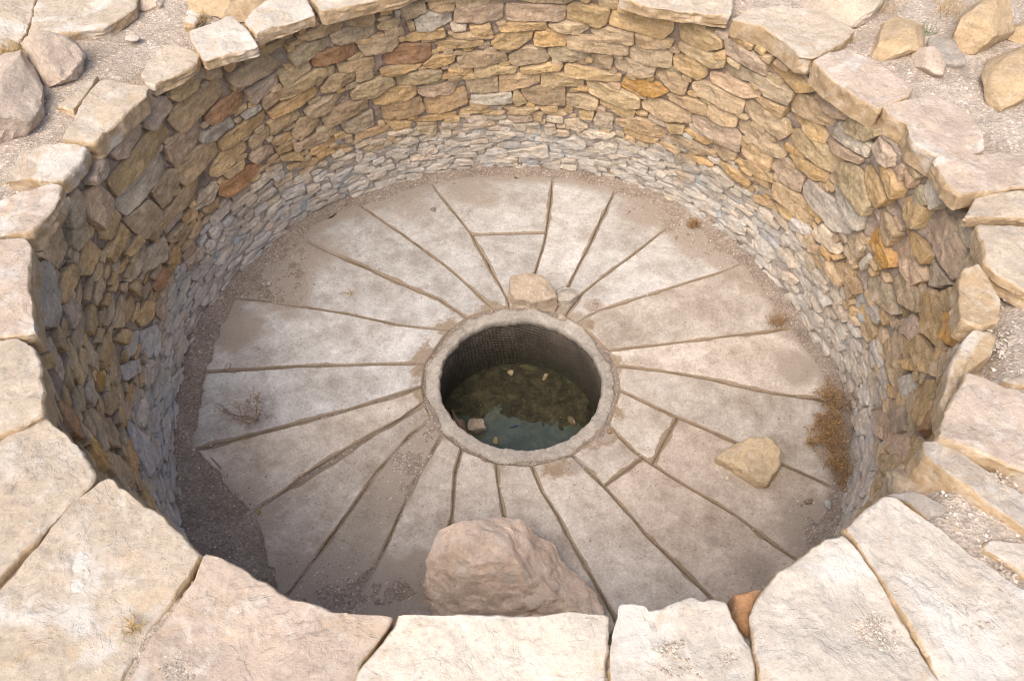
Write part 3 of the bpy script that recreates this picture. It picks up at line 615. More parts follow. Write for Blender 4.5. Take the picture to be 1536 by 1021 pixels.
ROCKS = [ # outline px of the top, z, thickness, tint, dome, label
 ('28,62 50,54 82,53 104,68 122,90 120,108 100,124 78,126 60,108 34,96', 1.33, .14, CPK, .02, 'blocky tan rock with a brown side, upper left, against the pale flagstone'),
 ('-40,90 0,92 40,98 60,112 76,130 64,158 45,175 28,192 -40,186', 1.34, .16, CPK, .05, 'large rounded pinkish boulder at the left edge'),
 ('208,-20 262,-20 245,8 222,18 211,8', 1.27, .07, CPK, .01, 'tan stone cut by the top edge beside the large flagstone'),
 ('296,-30 390,-30 382,8 352,20 318,14', 1.30, .10, CO_, .03, 'orange-tan boulder cut by the top edge, above the bright white block'),
 ('275,36 281,19 303,24 292,38', 1.26, .04, CW, .008, 'fist-sized white stone beside the dry moss'),
 ('84,160 146,113 140,128 128,146 116,160 110,167', 1.245, .03, CC, .0, 'thin pale flake lying left of the large smooth slab'),
 ('1205,-30 1325,-30 1320,25 1288,40 1262,22 1225,2', 1.30, .09, CC, .02, 'tan slab-like boulder at the top right, behind the rim'),
 ('1299,50 1318,38 1374,35 1380,58 1355,88 1320,74', 1.29, .09, CO_, .025, 'rounded orange-tan rock at the top right'),
 ('1360,78 1380,67 1418,74 1423,108 1410,118 1372,100', 1.28, .08, CPK, .02, 'knobbly pinkish rock beside a grey flat one, top right'),
 ('1392,55 1432,58 1450,95 1424,94 1400,76', 1.265, .05, CG, .005, 'grey flat rock between two lighter ones, top right'),
 ('1424,32 1466,5 1520,20 1526,42 1462,86 1438,66', 1.34, .15, CO_, .04, 'large ochre boulder with dry grass on its left, top right'),
 ('1482,84 1535,60 1580,62 1580,160 1534,148 1512,132 1490,108', 1.31, .12, CO_, .03, 'grooved ochre rock at the right edge'),
 ('1515,52 1540,30 1580,30 1580,55 1535,58', 1.28, .07, CO_, .02, 'small ochre stone at the right edge above the grooved rock'),
 ('1498,575 1536,563 1580,566 1580,583 1530,580', 1.262, .04, CC, .0, 'flat flake poking out above the big flat pink slab'),
 ('1340,702 1356,690 1400,700 1470,760 1500,800 1475,806 1420,765 1370,740 1350,738', 1.185, .07, (0.42, 0.33, 0.24), .01, 'rubble stone lodged under the undercut slab on the right'),
 ('1475,812 1536,815 1580,830 1580,880 1536,868 1500,842 1478,828', 1.262, .06, CW, .0, 'small white slab tucked behind the long white and tan slab'),
 ('1098,893 1145,882 1140,905 1125,930 1122,962 1104,930', 1.225, .06, (0.45, 0.25, 0.13), .01, 'rusty red stone in the gap between the pitted block and the white rounded slab')]
for i, (s, z, th, tint, dome, lab) in enumerate(ROCKS):
    if th > .065 and z > 1.25:
        W = [at_z(x, y, z - th * .45) for x, y in poly_px(s)]; mx, my, A_ = centroid([(p.x, p.y) for p in W])
        sxx = sum((p.x - mx) ** 2 for p in W); syy = sum((p.y - my) ** 2 for p in W); sxy = sum((p.x - mx) * (p.y - my) for p in W); ang = .5 * math.atan2(2 * sxy, sxx - syy)
        ca, sa = math.cos(ang), math.sin(ang); ra = max(abs((p.x - mx) * ca + (p.y - my) * sa) for p in W); rb = max(abs(-(p.x - mx) * sa + (p.y - my) * ca) for p in W)
        V, F = lump((mx, my, z - th * .62), (ra * 1.22, rb * 1.22, th * .85), 300 + i, sub=5, rough=.12, rot=ang, cuts=15)
        tag(mesh_obj('loose_rock', V, F, M_rock, loc=(mx, my, z - th), sharp=24, attrs={'tint': [tuple(v * 1.25 for v in tint)] * len(V)}), lab, 'rock', 'rocks lying round the pit'); continue
    plan_stone('loose_rock', poly_px(s), z, th, tint, lab, 'rock', 'rocks lying round the pit', M_cope if tint in (CC, CW) else M_rock, 80 + i, bev=0.010 if th > .06 else .008, dome=dome, rough=0.009 if th > .06 else .004, flare=0.12 if th > .06 else 0, edge=0.007, facets=8 if th > .06 else 0, fslope=.5, ck=.06)
# ---------------------------------------------------------------- the dry-stone wall
WALLPX = {
 (200, 60, 4.2556): """t 455,150 555,140 550,230 455,245;t 350,225 450,160 445,240 370,240;o 215,320 250,250 340,235 435,245 400,300 260,385 225,370;t 215,510 250,440 560,230 635,320 560,370 300,600 250,560
r 455,490 520,430 680,320 710,340 700,420 500,545 460,520;p 50,470 160,365 215,360 245,420 110,575 75,560;p 195,680 330,560 430,495 440,590 400,670 260,800 220,770;g 430,600 620,490 645,540 480,645 425,650
o 530,640 700,520 840,450 850,520 600,690 560,700;t 265,790 400,690 530,640 550,720 330,935 290,900;o 490,830 560,730 720,625 745,690 540,870 490,870;t 730,640 760,600 860,545 870,610 760,690
o 850,530 1050,430 1075,490 880,610 870,560;w 680,480 800,400 820,440 700,500;t 815,350 900,320 935,380 840,440 820,420;p 700,320 920,215 930,280 740,395;t 590,240 700,160 960,70 990,110 950,190 720,275 620,285
o 565,140 690,120 700,150 600,200 570,180;o 690,100 760,60 980,0 1010,20 990,50 720,145 700,140;k 990,80 1100,20 1250,0 1255,40 1020,150 990,120;r 1130,110 1190,80 1410,20 1420,90 1200,165 1140,160
k 920,220 1120,130 1150,185 950,290;k 910,320 1180,180 1280,170 1290,205 1000,360 920,375;o 860,460 940,400 1170,290 1200,345 1050,420 870,490;t 1195,310 1260,230 1420,195 1410,260 1250,340 1200,335
t 1420,200 1520,175 1530,230 1500,255 1425,265;t 1305,160 1532,105 1532,170 1320,205;t 1090,460 1130,410 1370,310 1380,375 1180,475 1100,475;b 1200,480 1260,430 1490,375 1500,430 1240,550 1200,510
t 1010,590 1060,500 1180,475 1190,540 1060,635 1020,625;t 1320,540 1532,450 1532,540 1400,590 1350,580;t 1070,650 1130,610 1290,545 1300,590 1120,695 1075,690;o 860,640 1000,580 1005,620 900,675
p 745,740 800,690 890,675 905,720 790,790 745,770;o 905,690 1000,650 1010,690 920,725;p 1010,660 1060,645 1070,690 1030,715;o 945,740 1060,700 1080,760 945,765;o 1060,780 1200,740 1230,760 1090,825 1060,810
r 540,930 740,800 830,800 730,910 600,1000 540,990;t 560,850 700,760 700,800 600,880;l 1250,870 1400,810 1430,860 1270,935;l 930,980 1080,915 1090,960 970,1021;l 1360,930 1532,870 1532,930 1380,970
w 1100,940 1180,905 1190,940 1110,985;o -161,901 -91,811 190,510 265,590 40,830 -100,1000;l 880,860 950,830 960,860 900,900;t 1340,600 1390,600 1390,640 1350,650""",
 (0, 0, 4.2556): "p 690,980 740,910 860,780 910,800 920,850 800,1010 740,1021",
 (0, 220, 4.2556): """p 545,200 640,80 700,75 705,150 660,200 560,245;w 745,340 880,170 1040,30 1075,110 1050,190 800,445 750,390;t 960,290 1080,140 1130,140 1145,230 1040,395 1000,350;g 790,470 930,335 1020,410 1010,460 920,590 830,520
p 550,420 560,280 640,225 740,330 700,440 630,530 560,460;g 430,450 440,330 520,260 580,340 500,490 460,525;o 640,500 740,380 775,440 680,590 650,590;o 690,650 780,480 830,560 770,650 710,740 680,700
k 450,540 530,450 575,510 560,580 470,670 440,620;t 250,670 370,500 430,520 440,650 370,775 340,770 260,700;o 480,760 570,560 665,670 560,820 500,820;o 355,880 410,780 520,700 550,720 480,850 400,1005 360,990
g 190,900 250,730 310,740 345,830 350,1020 350,1150 260,1150 210,1030;t 920,580 1060,400 1300,150 1325,190 1310,290 1100,440 980,600;g 1220,400 1280,310 1380,220 1390,260 1340,340 1230,405;o 1295,400 1330,350 1390,330 1390,370 1330,425 1300,420
o 780,680 880,560 910,600 820,700;g 800,860 900,680 940,620 955,650 880,800 820,860;t 890,790 930,660 1040,570 1055,640 1040,720 920,810;o 1060,740 1120,630 1150,650 1100,740 1070,750;t 1060,600 1160,480 1190,520 1180,570 1100,615
t 1190,570 1270,465 1290,500 1230,570 1200,585;l 1330,540 1400,470 1430,500 1400,560 1350,585;r 980,900 1010,790 1040,760 1075,800 1040,880 1000,925;t 760,880 800,870 850,840 800,930 770,920;o 690,880 760,730 775,760 710,880
o 630,1010 690,930 700,980 660,1021;t 820,900 860,830 890,860 880,960;t 900,900 960,860 970,900 910,980;p 1180,740 1280,620 1305,640 1290,690 1190,790;l 1210,800 1370,680 1395,700 1260,860 1230,850""",
 (360, 0, 4.2556): """o 250,200 300,165 350,190 330,225 250,240;t 350,220 450,190 600,130 660,150 640,190 430,250 360,235;t 660,120 840,60 855,110 820,155 690,165;t 575,220 640,190 855,145 860,220 640,285 590,270
t 750,290 870,240 1000,220 1005,280 960,320 800,360 760,310;r 920,340 1040,280 1220,275 1225,350 1170,385 950,415 920,390;o 1040,260 1110,200 1300,175 1310,230 1090,265;w 1110,120 1200,70 1350,75 1350,140 1200,190 1130,190
t 1010,20 1170,10 1185,60 1060,120 1030,100;w 990,60 1015,60 1015,110 990,105;t 1065,140 1100,130 1110,180 1080,185;t 1200,20 1370,0 1365,60 1280,75 1210,55;o 1165,410 1240,350 1375,340 1365,390 1240,440 1180,430
o 895,450 960,420 1160,395 1120,430 960,480 900,475;k 1000,500 1050,460 1280,440 1280,480 1220,515 1010,545;k 700,590 760,530 960,480 990,520 850,620 710,630;o 840,620 950,560 1120,540 1120,590 1050,640 860,675
p 1130,560 1280,530 1420,500 1350,590 1200,610 1140,600;b 905,690 960,660 1150,610 1180,700 1010,760 920,765;b 1175,640 1300,600 1440,560 1455,660 1300,715 1195,730;o 1240,275 1340,250 1550,250 1560,285 1300,305
t 1325,205 1460,205 1615,215 1620,240 1390,245;w 1340,150 1440,155 1440,185 1360,195;o 1325,430 1480,420 1485,470 1340,480;o 1100,765 1380,715 1385,745 1110,785;o 920,780 1090,770 1090,800 990,830;w 940,860 1060,815 1100,820 1010,860
k 1130,810 1250,790 1245,850 1140,850;t 1130,790 1250,770 1250,785 1140,805;w 965,920 1090,870 1135,880 1010,940;w 960,990 1040,960 1080,985 1000,1021;w 1305,890 1350,885 1400,910 1310,945;p 1100,960 1230,920 1260,950 1200,990
w 1280,830 1340,820 1340,855 1290,860;l 740,960 770,960 775,1010 740,1015;w 575,980 650,950 660,975 590,1000""",
 (680, 0, 4.2556): """p 5,60 60,40 320,28 312,130 180,140 5,140;t 10,-20 320,-20 315,22 20,38;t 330,-25 780,-25 790,-5 720,10 335,8;o 105,165 230,150 250,200 210,212 120,205;t 20,360 100,330 330,335 345,390 200,415 40,425
g 75,500 280,480 290,580 180,600 100,590;t 295,480 545,465 550,520 400,560 295,585;o 130,430 200,420 410,430 400,460 180,490 140,475;o 425,440 600,405 700,400 690,430 440,465;k 605,310 720,295 875,330 870,370 760,395 640,375 610,350
t 355,350 450,300 580,300 615,370 600,390 400,425 360,400;o 240,260 330,200 510,195 500,240 400,290 340,305 270,290;o 285,160 400,140 590,140 605,185 420,190 300,190;o 515,240 530,205 720,205 720,285 560,295 520,280
p 335,20 710,30 725,60 700,135 340,130;o 725,40 760,15 1000,60 980,150 930,175 730,120;t 605,150 840,140 870,170 800,215 650,190;t 870,190 980,175 1160,205 1155,275 1000,260 890,215;t 720,230 800,220 1120,280 1115,350 1060,350 740,300
t 885,340 1010,345 1020,380 1005,445 880,420;o 985,140 1010,60 1410,110 1410,180 1350,235 1000,165;t 1165,215 1340,240 1400,270 1380,300 1230,300 1165,280;t 1120,330 1140,290 1400,320 1395,425 1260,410 1130,370
t 1020,410 1040,360 1300,410 1280,480 1200,495 1040,450;o 710,430 730,400 880,440 1080,480 1060,525 940,510 850,490 720,475;k 555,465 600,455 830,490 835,550 560,545;y 1075,540 1100,490 1300,530 1380,590 1300,615 1180,600 1080,560
t 1285,480 1310,430 1400,450 1510,520 1480,600 1400,570;k 845,510 900,510 1195,620 1195,680 1100,680 870,590;b 430,560 600,545 710,555 720,660 560,665 470,640 440,600;w 110,610 250,600 370,580 375,650 250,665 115,650
k 385,570 410,570 470,650 400,670 380,640;t 725,600 800,590 925,640 915,690 730,665;k 300,675 400,690 550,680 480,715 380,720;o 555,675 665,670 665,700 560,700;k 40,700 220,680 250,710 50,730;g 65,740 220,735 200,780 110,780
t 60,800 250,770 270,790 100,815;p 350,745 500,730 505,760 380,775;o 930,650 1010,650 1170,700 1150,750 1080,745 940,670;g 895,760 930,700 1020,740 1010,810 910,790;g 705,770 780,750 860,800 800,835 720,800
b 1040,760 1180,740 1360,830 1350,880 1280,870 1050,780;t 1200,650 1260,620 1510,720 1520,790 1350,760 1210,690;o 1080,820 1110,810 1310,890 1300,915 1200,895 1090,850;o 1350,775 1470,810 1470,845 1400,840
w 830,830 1040,850 1000,880 880,870;l 655,900 780,860 850,910 830,945 720,930;w 250,830 400,840 350,870 290,870;l 890,920 980,895 1050,930 1040,970 940,970;w 340,960 600,920 610,990 350,1000;o 805,700 900,700 890,750 810,745
w 380,790 470,790 460,825 400,815;g 580,790 650,780 660,830 590,840""",
 (940, 0, 4.2556): """o 320,180 340,120 480,170 615,250 610,310 500,330 340,250;k 325,280 350,265 500,330 640,380 620,430 560,430 340,320;o 300,360 330,345 510,430 510,480 470,505 320,420;p 620,260 660,250 895,400 895,485 760,420 640,340
o 670,240 700,225 810,290 800,315 750,320;t 860,350 940,350 935,395 870,375;p 940,400 960,375 1050,420 1040,450 960,430;p 1050,420 1120,430 1200,500 1190,515 1070,450;o 900,410 940,405 1210,540 1220,575 1120,580 1000,500 910,450
t 600,450 660,400 840,470 1080,580 1080,620 1040,660 900,600 860,560 740,490 640,495;p 520,470 560,460 700,510 860,580 850,620 760,620 540,520;t 425,520 470,510 760,640 740,730 700,725 440,600;t 815,640 860,615 1030,680 1010,740 960,740
t 260,600 300,590 520,660 515,735 440,715 270,640;t 525,670 560,665 710,750 700,805 620,790 520,720;t 755,660 780,640 1040,770 1040,860 990,890 780,740;t 1050,660 1110,590 1190,610 1280,740 1360,790 1310,840 1200,780 1060,700
p 1200,590 1230,580 1420,720 1390,770 1320,750 1210,640;o 1005,690 1040,690 1290,860 1260,920 1180,880 1020,730;p 415,740 450,730 690,820 735,880 720,970 560,880 430,800;t 705,770 740,755 870,860 1030,970 1000,1010 880,960 720,830
o 250,780 350,810 360,840 320,850;o 370,830 400,820 540,910 500,920;b 265,850 300,850 440,900 580,1000 480,980 300,910;o 215,900 250,895 350,960 330,975;t 540,930 600,920 700,980 690,1021 620,1021;t 560,340 630,320 640,370 580,365""",
 (1000, 160, 4.2556): """k 775,170 810,135 1040,250 1140,340 1080,440 980,390 790,230;t 475,210 510,215 680,315 660,420 560,370 480,290;p 665,380 700,330 760,330 885,450 860,540 780,500;o 790,300 920,360 1050,440 1000,485 930,460 840,370
w 1055,190 1110,95 1160,130 1310,250 1280,325 1160,260;k 1150,100 1190,60 1340,150 1340,190 1270,225 1170,160;p 1040,200 1260,330 1240,370 1080,290;p 1320,250 1350,190 1450,310 1450,385 1380,350
o 1295,300 1320,275 1530,520 1500,580 1470,580 1380,440;o 1250,370 1280,345 1440,590 1380,640 1310,540 1260,440;k 1080,430 1140,350 1220,380 1345,620 1290,690 1240,640 1120,520;w 1070,500 1110,520 1250,690 1240,790 1180,760 1100,640
l 875,510 910,460 1070,600 1190,770 1150,820 1060,790 890,570;t 700,470 740,480 880,600 940,720 900,770 820,690 700,560;t 1320,640 1370,640 1500,810 1440,890 1370,840;y 1260,700 1300,690 1390,870 1450,950 1460,1021 1400,1021 1270,880
t 1130,900 1200,800 1270,900 1210,1010;w 940,790 1000,750 1060,830 1130,920 1080,940 960,850;b 1060,800 1110,765 1180,800 1150,840;o 480,340 530,340 680,440 690,480 560,430;o 560,560 620,580 700,620 740,680 640,640 570,600
o 330,350 380,360 540,470 540,500 440,450;o 105,300 200,310 310,355 300,375 200,350;y 65,400 100,405 185,440 180,490 80,440;p 290,250 340,240 440,300 400,350 300,300;l 170,590 210,575 340,660 350,710 200,640
l 95,640 130,605 280,730 270,765 180,720;l 290,750 350,740 460,830 440,865 300,780;l 380,700 420,690 520,780 500,820 390,740;l 545,850 590,810 710,930 690,975 560,890;l 740,820 780,790 860,880 850,940 750,860;l 700,910 740,890 880,1021 800,1021
l 780,740 820,700 930,800 900,825 800,780;l 360,850 420,870 560,990 500,980;g 260,390 320,380 440,490 400,515 290,440;p 905,890 960,880 1000,930 980,950 910,920""",
 (1176, 220, 4.2556): """o 640,380 710,340 830,540 960,690 930,750 870,700 790,560;o 745,330 800,300 920,390 880,520 830,510 750,400;k 820,280 870,245 960,370 900,375 840,340;w 865,220 960,180 1075,360 1000,400;p 700,140 760,105 790,130 750,220;p 770,150 850,210 830,260 770,240
r 1080,380 1190,350 1180,385 1090,405;p 895,540 930,410 980,390 1100,500 1180,740 1100,860 1010,720 920,600;g 1080,540 1110,455 1190,490 1240,600 1200,665 1130,620;b 1220,680 1260,670 1260,740 1220,735
p 685,660 740,565 800,590 900,760 910,850 840,890 700,710;g 920,790 960,720 1020,780 1090,880 1000,900 920,880;t 690,830 740,800 860,900 890,980 870,1060 760,1000 690,880;t 500,850 530,790 640,860 700,960 760,1060 700,1070 580,980 510,900
o 1020,930 1080,895 1110,960 1100,1050 1020,1050;t 890,960 930,900 1000,930 1010,1040 900,1040;b 320,740 360,740 480,870 500,940 440,930 340,800;t 250,740 290,730 380,850 370,890 310,830;w 490,740 540,680 570,720 510,790;o 310,690 370,690 390,710 340,720
l 185,900 220,880 310,1000 280,1021;l 0,670 40,690 170,790 120,800 0,720;l 0,790 40,800 90,860 60,890 0,830""",
 (1136, 380, 2.5525): """p 550,250 590,230 635,280 610,350 560,300;o 650,150 700,170 720,300 680,400 650,300;y 715,150 760,130 770,300 740,370 710,330;o 600,350 640,310 670,400 660,460 620,450;t 470,340 510,320 550,440 540,560 515,560 500,430;w 545,480 590,460 600,530 550,555
o 565,415 600,400 600,450 575,445;l 390,170 410,155 485,250 470,270 400,210;l 470,450 490,435 505,540 490,570;p 440,600 480,590 520,690 500,740 460,700;w 380,610 420,590 430,690 390,700;p 520,600 570,590 580,680 530,690;o 610,490 670,480 680,560 640,680 610,640
r 640,620 690,600 680,680 630,690;o 690,470 750,460 700,640 690,600;p 510,690 570,670 580,760 540,800 500,750;t 470,780 540,770 530,850 490,850;l 330,660 380,680 390,880 330,930 320,900;l 400,500 430,500 430,580 400,580""",
 (0, 380, 2.5525): """p 235,200 275,170 300,210 270,290;o 360,340 375,285 395,290 385,340;o 395,320 415,300 410,370 395,440 380,400;y 370,470 395,430 400,500 380,530;o 440,330 470,290 500,300 480,350;o 520,250 560,180 590,190 570,260 540,280;p 590,230 620,190 635,210 620,260
t 405,530 450,490 460,560 430,615 400,600;t 395,640 440,620 460,680 460,740 420,740 395,710;g 320,510 345,490 370,540 350,590 325,560;p 165,350 200,310 240,420 240,490 200,430;o 140,400 190,380 195,440 150,460;p 175,570 200,540 225,590 200,640
r 210,480 250,560 320,710 280,690 230,600;y 320,620 370,720 400,840 350,760;l 480,340 530,290 520,380 490,400;l 540,300 600,270 610,310 570,400 545,380;l 460,430 540,400 530,450 480,490;l 520,600 570,500 590,520 550,670;l 570,610 600,580 610,680 580,690
l 490,640 520,640 590,800 560,860 510,740;t 430,760 470,780 510,880 490,900 440,820;l 620,500 640,440 650,560 630,610;l 650,480 700,430 720,430 680,560;l 560,410 590,410 590,460 570,470"""}
WC = {'t': (0.60, 0.45, 0.285), 'o': (0.63, 0.445, 0.235), 'r': (0.50, 0.29, 0.155), 'p': (0.60, 0.455, 0.33), 'g': (0.56, 0.465, 0.35), 'w': (0.70, 0.61, 0.485), 'k': (0.57, 0.445, 0.27), 'b': (0.51, 0.375, 0.235), 'l': (0.66, 0.60, 0.53), 'y': (0.62, 0.36, 0.12)}
wall = empty('stone_wall', (CX, CY, 0), 'round dry-stone wall of tan and ochre courses lining the pit', 'wall')
GS = 0.006; GW = int(2 * math.pi * 1.5 / GS) + 1; GH = int(1.3 / GS); occ = bytearray(GW * GH)
def inside(P, x, y):
    c = False; j = len(P) - 1
    for i in range(len(P)):
        if (P[i][1] > y) != (P[j][1] > y) and x < (P[j][0] - P[i][0]) * (y - P[i][1]) / (P[j][1] - P[i][1]) + P[i][0]: c = not c
        j = i
    return c
def raster(P, write=False, pad=0.0):      # P in (s, z); returns (cells, occupied)
    x0, x1 = min(p[0] for p in P), max(p[0] for p in P); y0, y1 = min(p[1] for p in P), max(p[1] for p in P); n = o = 0
    for j in range(max(0, int(y0 / GS)), min(GH - 1, int(y1 / GS)) + 1):
        for i in range(int(x0 / GS), int(x1 / GS) + 1):
            if inside(P, (i + .5) * GS, (j + .5) * GS):
                k = j * GW + i % GW; n += 1; o += occ[k]
                if write: occ[k] = 1
    return n, o
stones = []                                # (area, poly in (s,z), tint, key)
for (ox, oy, k), txt in WALLPX.items():
    for item in txt.replace('\n', ';').split(';'):
        t = item.split(); pts = [tuple(float(v) for v in q.split(',')) for q in t[1:]]
        W = [at_wall(ox + x / k, oy + y / k) for x, y in pts]
        th0 = math.atan2(W[0].y - CY, W[0].x - CX); P = []
        for p in W:
            th = math.atan2(p.y - CY, p.x - CX); d = (th - th0 + math.pi) % (2 * math.pi) - math.pi
            P.append(((th0 + d) * 1.5, p.z))
        A = abs(centroid(P)[2])
        if A < 1e-5: continue
        n, o = raster(P)
        if n and o / n > 0.45: continue
        raster(P, True); stones.append((A, P, t[0], 1))
rn = random.Random(5)
print('traced', len(stones))
def zone_key(s, z):
    lo = 0.33 + 0.22 * n3(s * 1.1, 2.2) + .12 * n3(s * 5, z * 6)
    if z < lo: return rn.choice('lllllwgglp')
    if z < lo + 0.12: return rn.choice('lgwtoogt')
    return rn.choice('tttoooooktptkt')
for (ww, hh, tries) in ((.19, .06, 700), (.15, .05, 2500), (.12, .036, 5000), (.085, .03, 9000), (.06, .022, 12000), (.04, .018, 12000)):
    for _ in range(tries):
        s = rn.uniform(-math.pi, math.pi) * 1.5; z = rn.uniform(0.0, 1.19)
        low = z < 0.42
        if ww > .13 and low: continue
        if ww <= .04 and rn.random() < .5: continue
        a = ww * rn.uniform(.75, 1.25); h = hh * rn.uniform(.8, 1.25)
        if z - h / 2 < 0.0 or z + h / 2 > 1.195: continue
        q = rn.uniform(-.12, .12); ca, sa = math.cos(q), math.sin(q)
        P = []
        for (u, v) in rn.choice((((-.5, -.5), (.5, -.5), (.5, .5), (-.5, .5)), ((-.5, -.5), (.45, -.5), (.52, .1), (.42, .5), (-.5, .45)), ((-.5, -.2), (-.3, -.5), (.5, -.45), (.48, .5), (-.4, .5)), ((-.55, 0), (-.3, -.5), (.4, -.4), (.55, .1), (.2, .5), (-.35, .4)))):
            x = a * (u + rn.uniform(-.09, .09)); y = h * (v + rn.uniform(-.12, .12)); P.append((s + x * ca - y * sa, z + x * sa + y * ca))
        c = occ[int(z / GS) * GW + int(s / GS) % GW]
        if c: continue
        n, o = raster(P)
        if n == 0 or o / n > 0.06: continue
        raster(P, True); stones.append((a * h * .8, P, zone_key(s, z), 0))
print('stones', len(stones))
def build_wall():
    def vis(st):                      # how large it shows: area seen from the camera, nothing for the near side
        P = st[1]; cs = sum(p[0] for p in P) / len(P) / 1.5; cz = sum(p[1] for p in P) / len(P)
        p = wall_pt(cs, cz); nrm = -Vector((math.cos(cs), math.sin(cs), 0)); v = CO - p
        return st[0] * max(0, nrm.dot(v.normalized())) / v.length_squared
    order = sorted(stones, key=vis, reverse=True); rub = Acc()
    for i, st in enumerate(order):
        A, P, key, traced = st; cs = sum(p[0] for p in P) / len(P); cz = sum(p[1] for p in P) / len(P); th = cs / 1.5
        c = wall_pt(th, cz); en = -Vector((math.cos(th), math.sin(th), 0)); ex = Vector((math.sin(th), -math.cos(th), 0))
        lean = (look(ST, th) - look(SB, th)) / 1.2; ey = Vector((math.cos(th) * lean, math.sin(th) * lean, 1)).normalized(); en = ex.cross(ey).normalized()
        if en.dot(Vector((math.cos(th), math.sin(th), 0))) > 0: en = -en
        Q = []
        for (s, z) in P:
            p = wall_pt(s / 1.5, z) - c; Q.append((p.dot(ex), p.dot(ey)))
        r = random.Random(i); lum = r.uniform(.9, 1.14); warm = r.gauss(0, .03); tint = (WC[key][0] * lum * (1 + warm), WC[key][1] * lum, WC[key][2] * lum * (1 - warm * 1.5)); sz = math.sqrt(A)
        if key not in 'lr' and cz < 0.55: tint = tuple(lerp(v, g, .45 * sstep(.46, .22, cz)) for v, g in zip(tint, WC['l']))
        fb = 1.0 if sz > .05 else .8
        low = sstep(.5, .3, cz)
        V, F = stone(Q, c, ex, ey, en, front=r.uniform(-.003, .011) + (0.006 if traced else 0) + .003 * low, back=.085, bev=min(.007, sz * .10), edge=min(.0028, sz * .04), rough=min(.005, sz * .062) * lerp(1, 1.4, low), nang=56 if sz > .06 else 26, nring=10 if sz > .06 else 6, freq=2.0,
                     seed=i + 1, rnd=1, ck=.05, facets=3, fslope=.10, tilt=(r.uniform(-.06, .06), r.uniform(-.16, .04)), nside=3, flare=-.02, dome=0, inset=-0.003)
        if i < 100:
            o = mesh_obj('wall_stone', V, F, M_wall, loc=c, parent=wall, sharp=32, attrs={'tint': [tint] * len(V)})
            lb = {'r': 'rust-red wall stone', 'y': 'bright orange wall stone', 'w': 'pale cream wall stone'}.get(key)
            if lb: o['label'] = lb
        else: rub.add(V, F, tint)
    o = mesh_obj('wall_rubble', rub.V, rub.F, M_wall, loc=(CX, CY, 0), parent=wall, sharp=32, attrs={'tint': rub.C}); o['kind'] = 'stuff'
    nt_, nz_ = 900, 130; V = []; F = []
    for k in range(nz_ + 1):
        z = -0.06 + 1.245 * k / nz_
        for i in range(nt_):
            th = 2 * math.pi * i / nt_ - math.pi; s = th * 1.5
            px, py = math.cos(th) * 1.5, math.sin(th) * 1.5
            d = 0.014 + 0.010 * fr(px * 9, py * 9, z * 11, 5) - 0.009 * sstep(.50, .28, z + .1 * n3(px * 2, py * 2, 4))
            kk = clamp(int(z / GS), 0, GH - 1); d += 0.016 * occ[kk * GW + int(s / GS) % GW]
            V.append(wall_pt(th, z, d))
    for g in (.03, .06, .12, .2):
        for i in range(nt_):
            th = 2 * math.pi * i / nt_ - math.pi; V.append(wall_pt(th, 1.185 - g * .2, g + .02))
    for k in range(nz_ + 4):
        for i in range(nt_):
            a = k * nt_ + i; b = k * nt_ + (i + 1) % nt_; F.append((a, a + nt_, b + nt_, b))
    mesh_obj('mortar_bed', V, F, M_mortar, loc=(CX, CY, 0), parent=wall)
build_wall()
# ---------------------------------------------------------------- loose rocks inside the pit
def view_rock(name, px, z, lab, tint, mat, depth, lean=0.6, seed=0, cat='rock', dome=0.03, grp=None, bev=0.03, rough=0.015, edge=0.01, base=0.0, facets=4, fslope=.15, ck=.1):
    """rock whose broad face is tilted toward the viewer's side of the pit; outline taken on that tilted plane"""
    pts = poly_px(px); cxp = sum(p[0] for p in pts) / len(pts); cyp = sum(p[1] for p in pts) / len(pts); c = at_z(cxp, cyp, z)
    d = (CO - c); d.z = 0; d.normalize(); en = (Z3 * math.cos(lean) + d * math.sin(lean)).normalized(); ex = Z3.cross(d).normalized(); ex = (ex - en * ex.dot(en)).normalized(); ey = en.cross(ex)
    P = []
    for x, y in pts:
        r = ray(x, y); t = (c - CO).dot(en) / r.dot(en); p = CO + r * t - c; P.append((p.dot(ex), p.dot(ey)))
    A = math.sqrt(abs(centroid(P)[2])); V, F = stone(P, c, ex, ey, en, front=0, back=depth, bev=bev, dome=dome, rough=rough, edge=edge, nang=max(40, min(220, int(A * 420))), nring=max(10, min(44, int(A * 90))), seed=seed, flare=0.1, nside=7, freq=.8, facets=facets, fslope=fslope, ck=ck)
    mz = min(v.z for v in V)
    V = [Vector((v.x, v.y, max(v.z, base - 0.004))) for v in V]
    return tag(mesh_obj(name, V, F, mat, loc=(c.x, c.y, base), sharp=28, attrs={'tint': [tint] * len(V)}), lab, cat, grp)
M_boulder = stone_mat('boulder_stone', var=0.3, patch=(0.74, 0.68, 0.60), patch_amt=0.7, rust=(0.50, 0.31, 0.22), rust_amt=0.55, dark=0.25, scale=.7, mott=.2, flake=1.6)
bc = at_z(752, 880, .11); V, F = lump((0, 0, 0), (.42, .27, .29), 12, sub=6, rough=.22, rot=-.12, cuts=12)
V = [Vector((v.x, v.y, v.z * (1 - .55 * sstep(-.16, .34, v.x)) * (1 - .25 * sstep(-.12, -.36, v.x)))) + bc for v in V]; V = [Vector((v.x, v.y, max(v.z, -.004))) for v in V]
tag(mesh_obj('boulder', V, F, M_boulder, loc=(bc.x, bc.y, 0), sharp=22, attrs={'tint': [(0.80, 0.63, 0.50)] * len(V)}), 'big pink rough boulder standing on the pit floor behind the near rim', 'boulder')
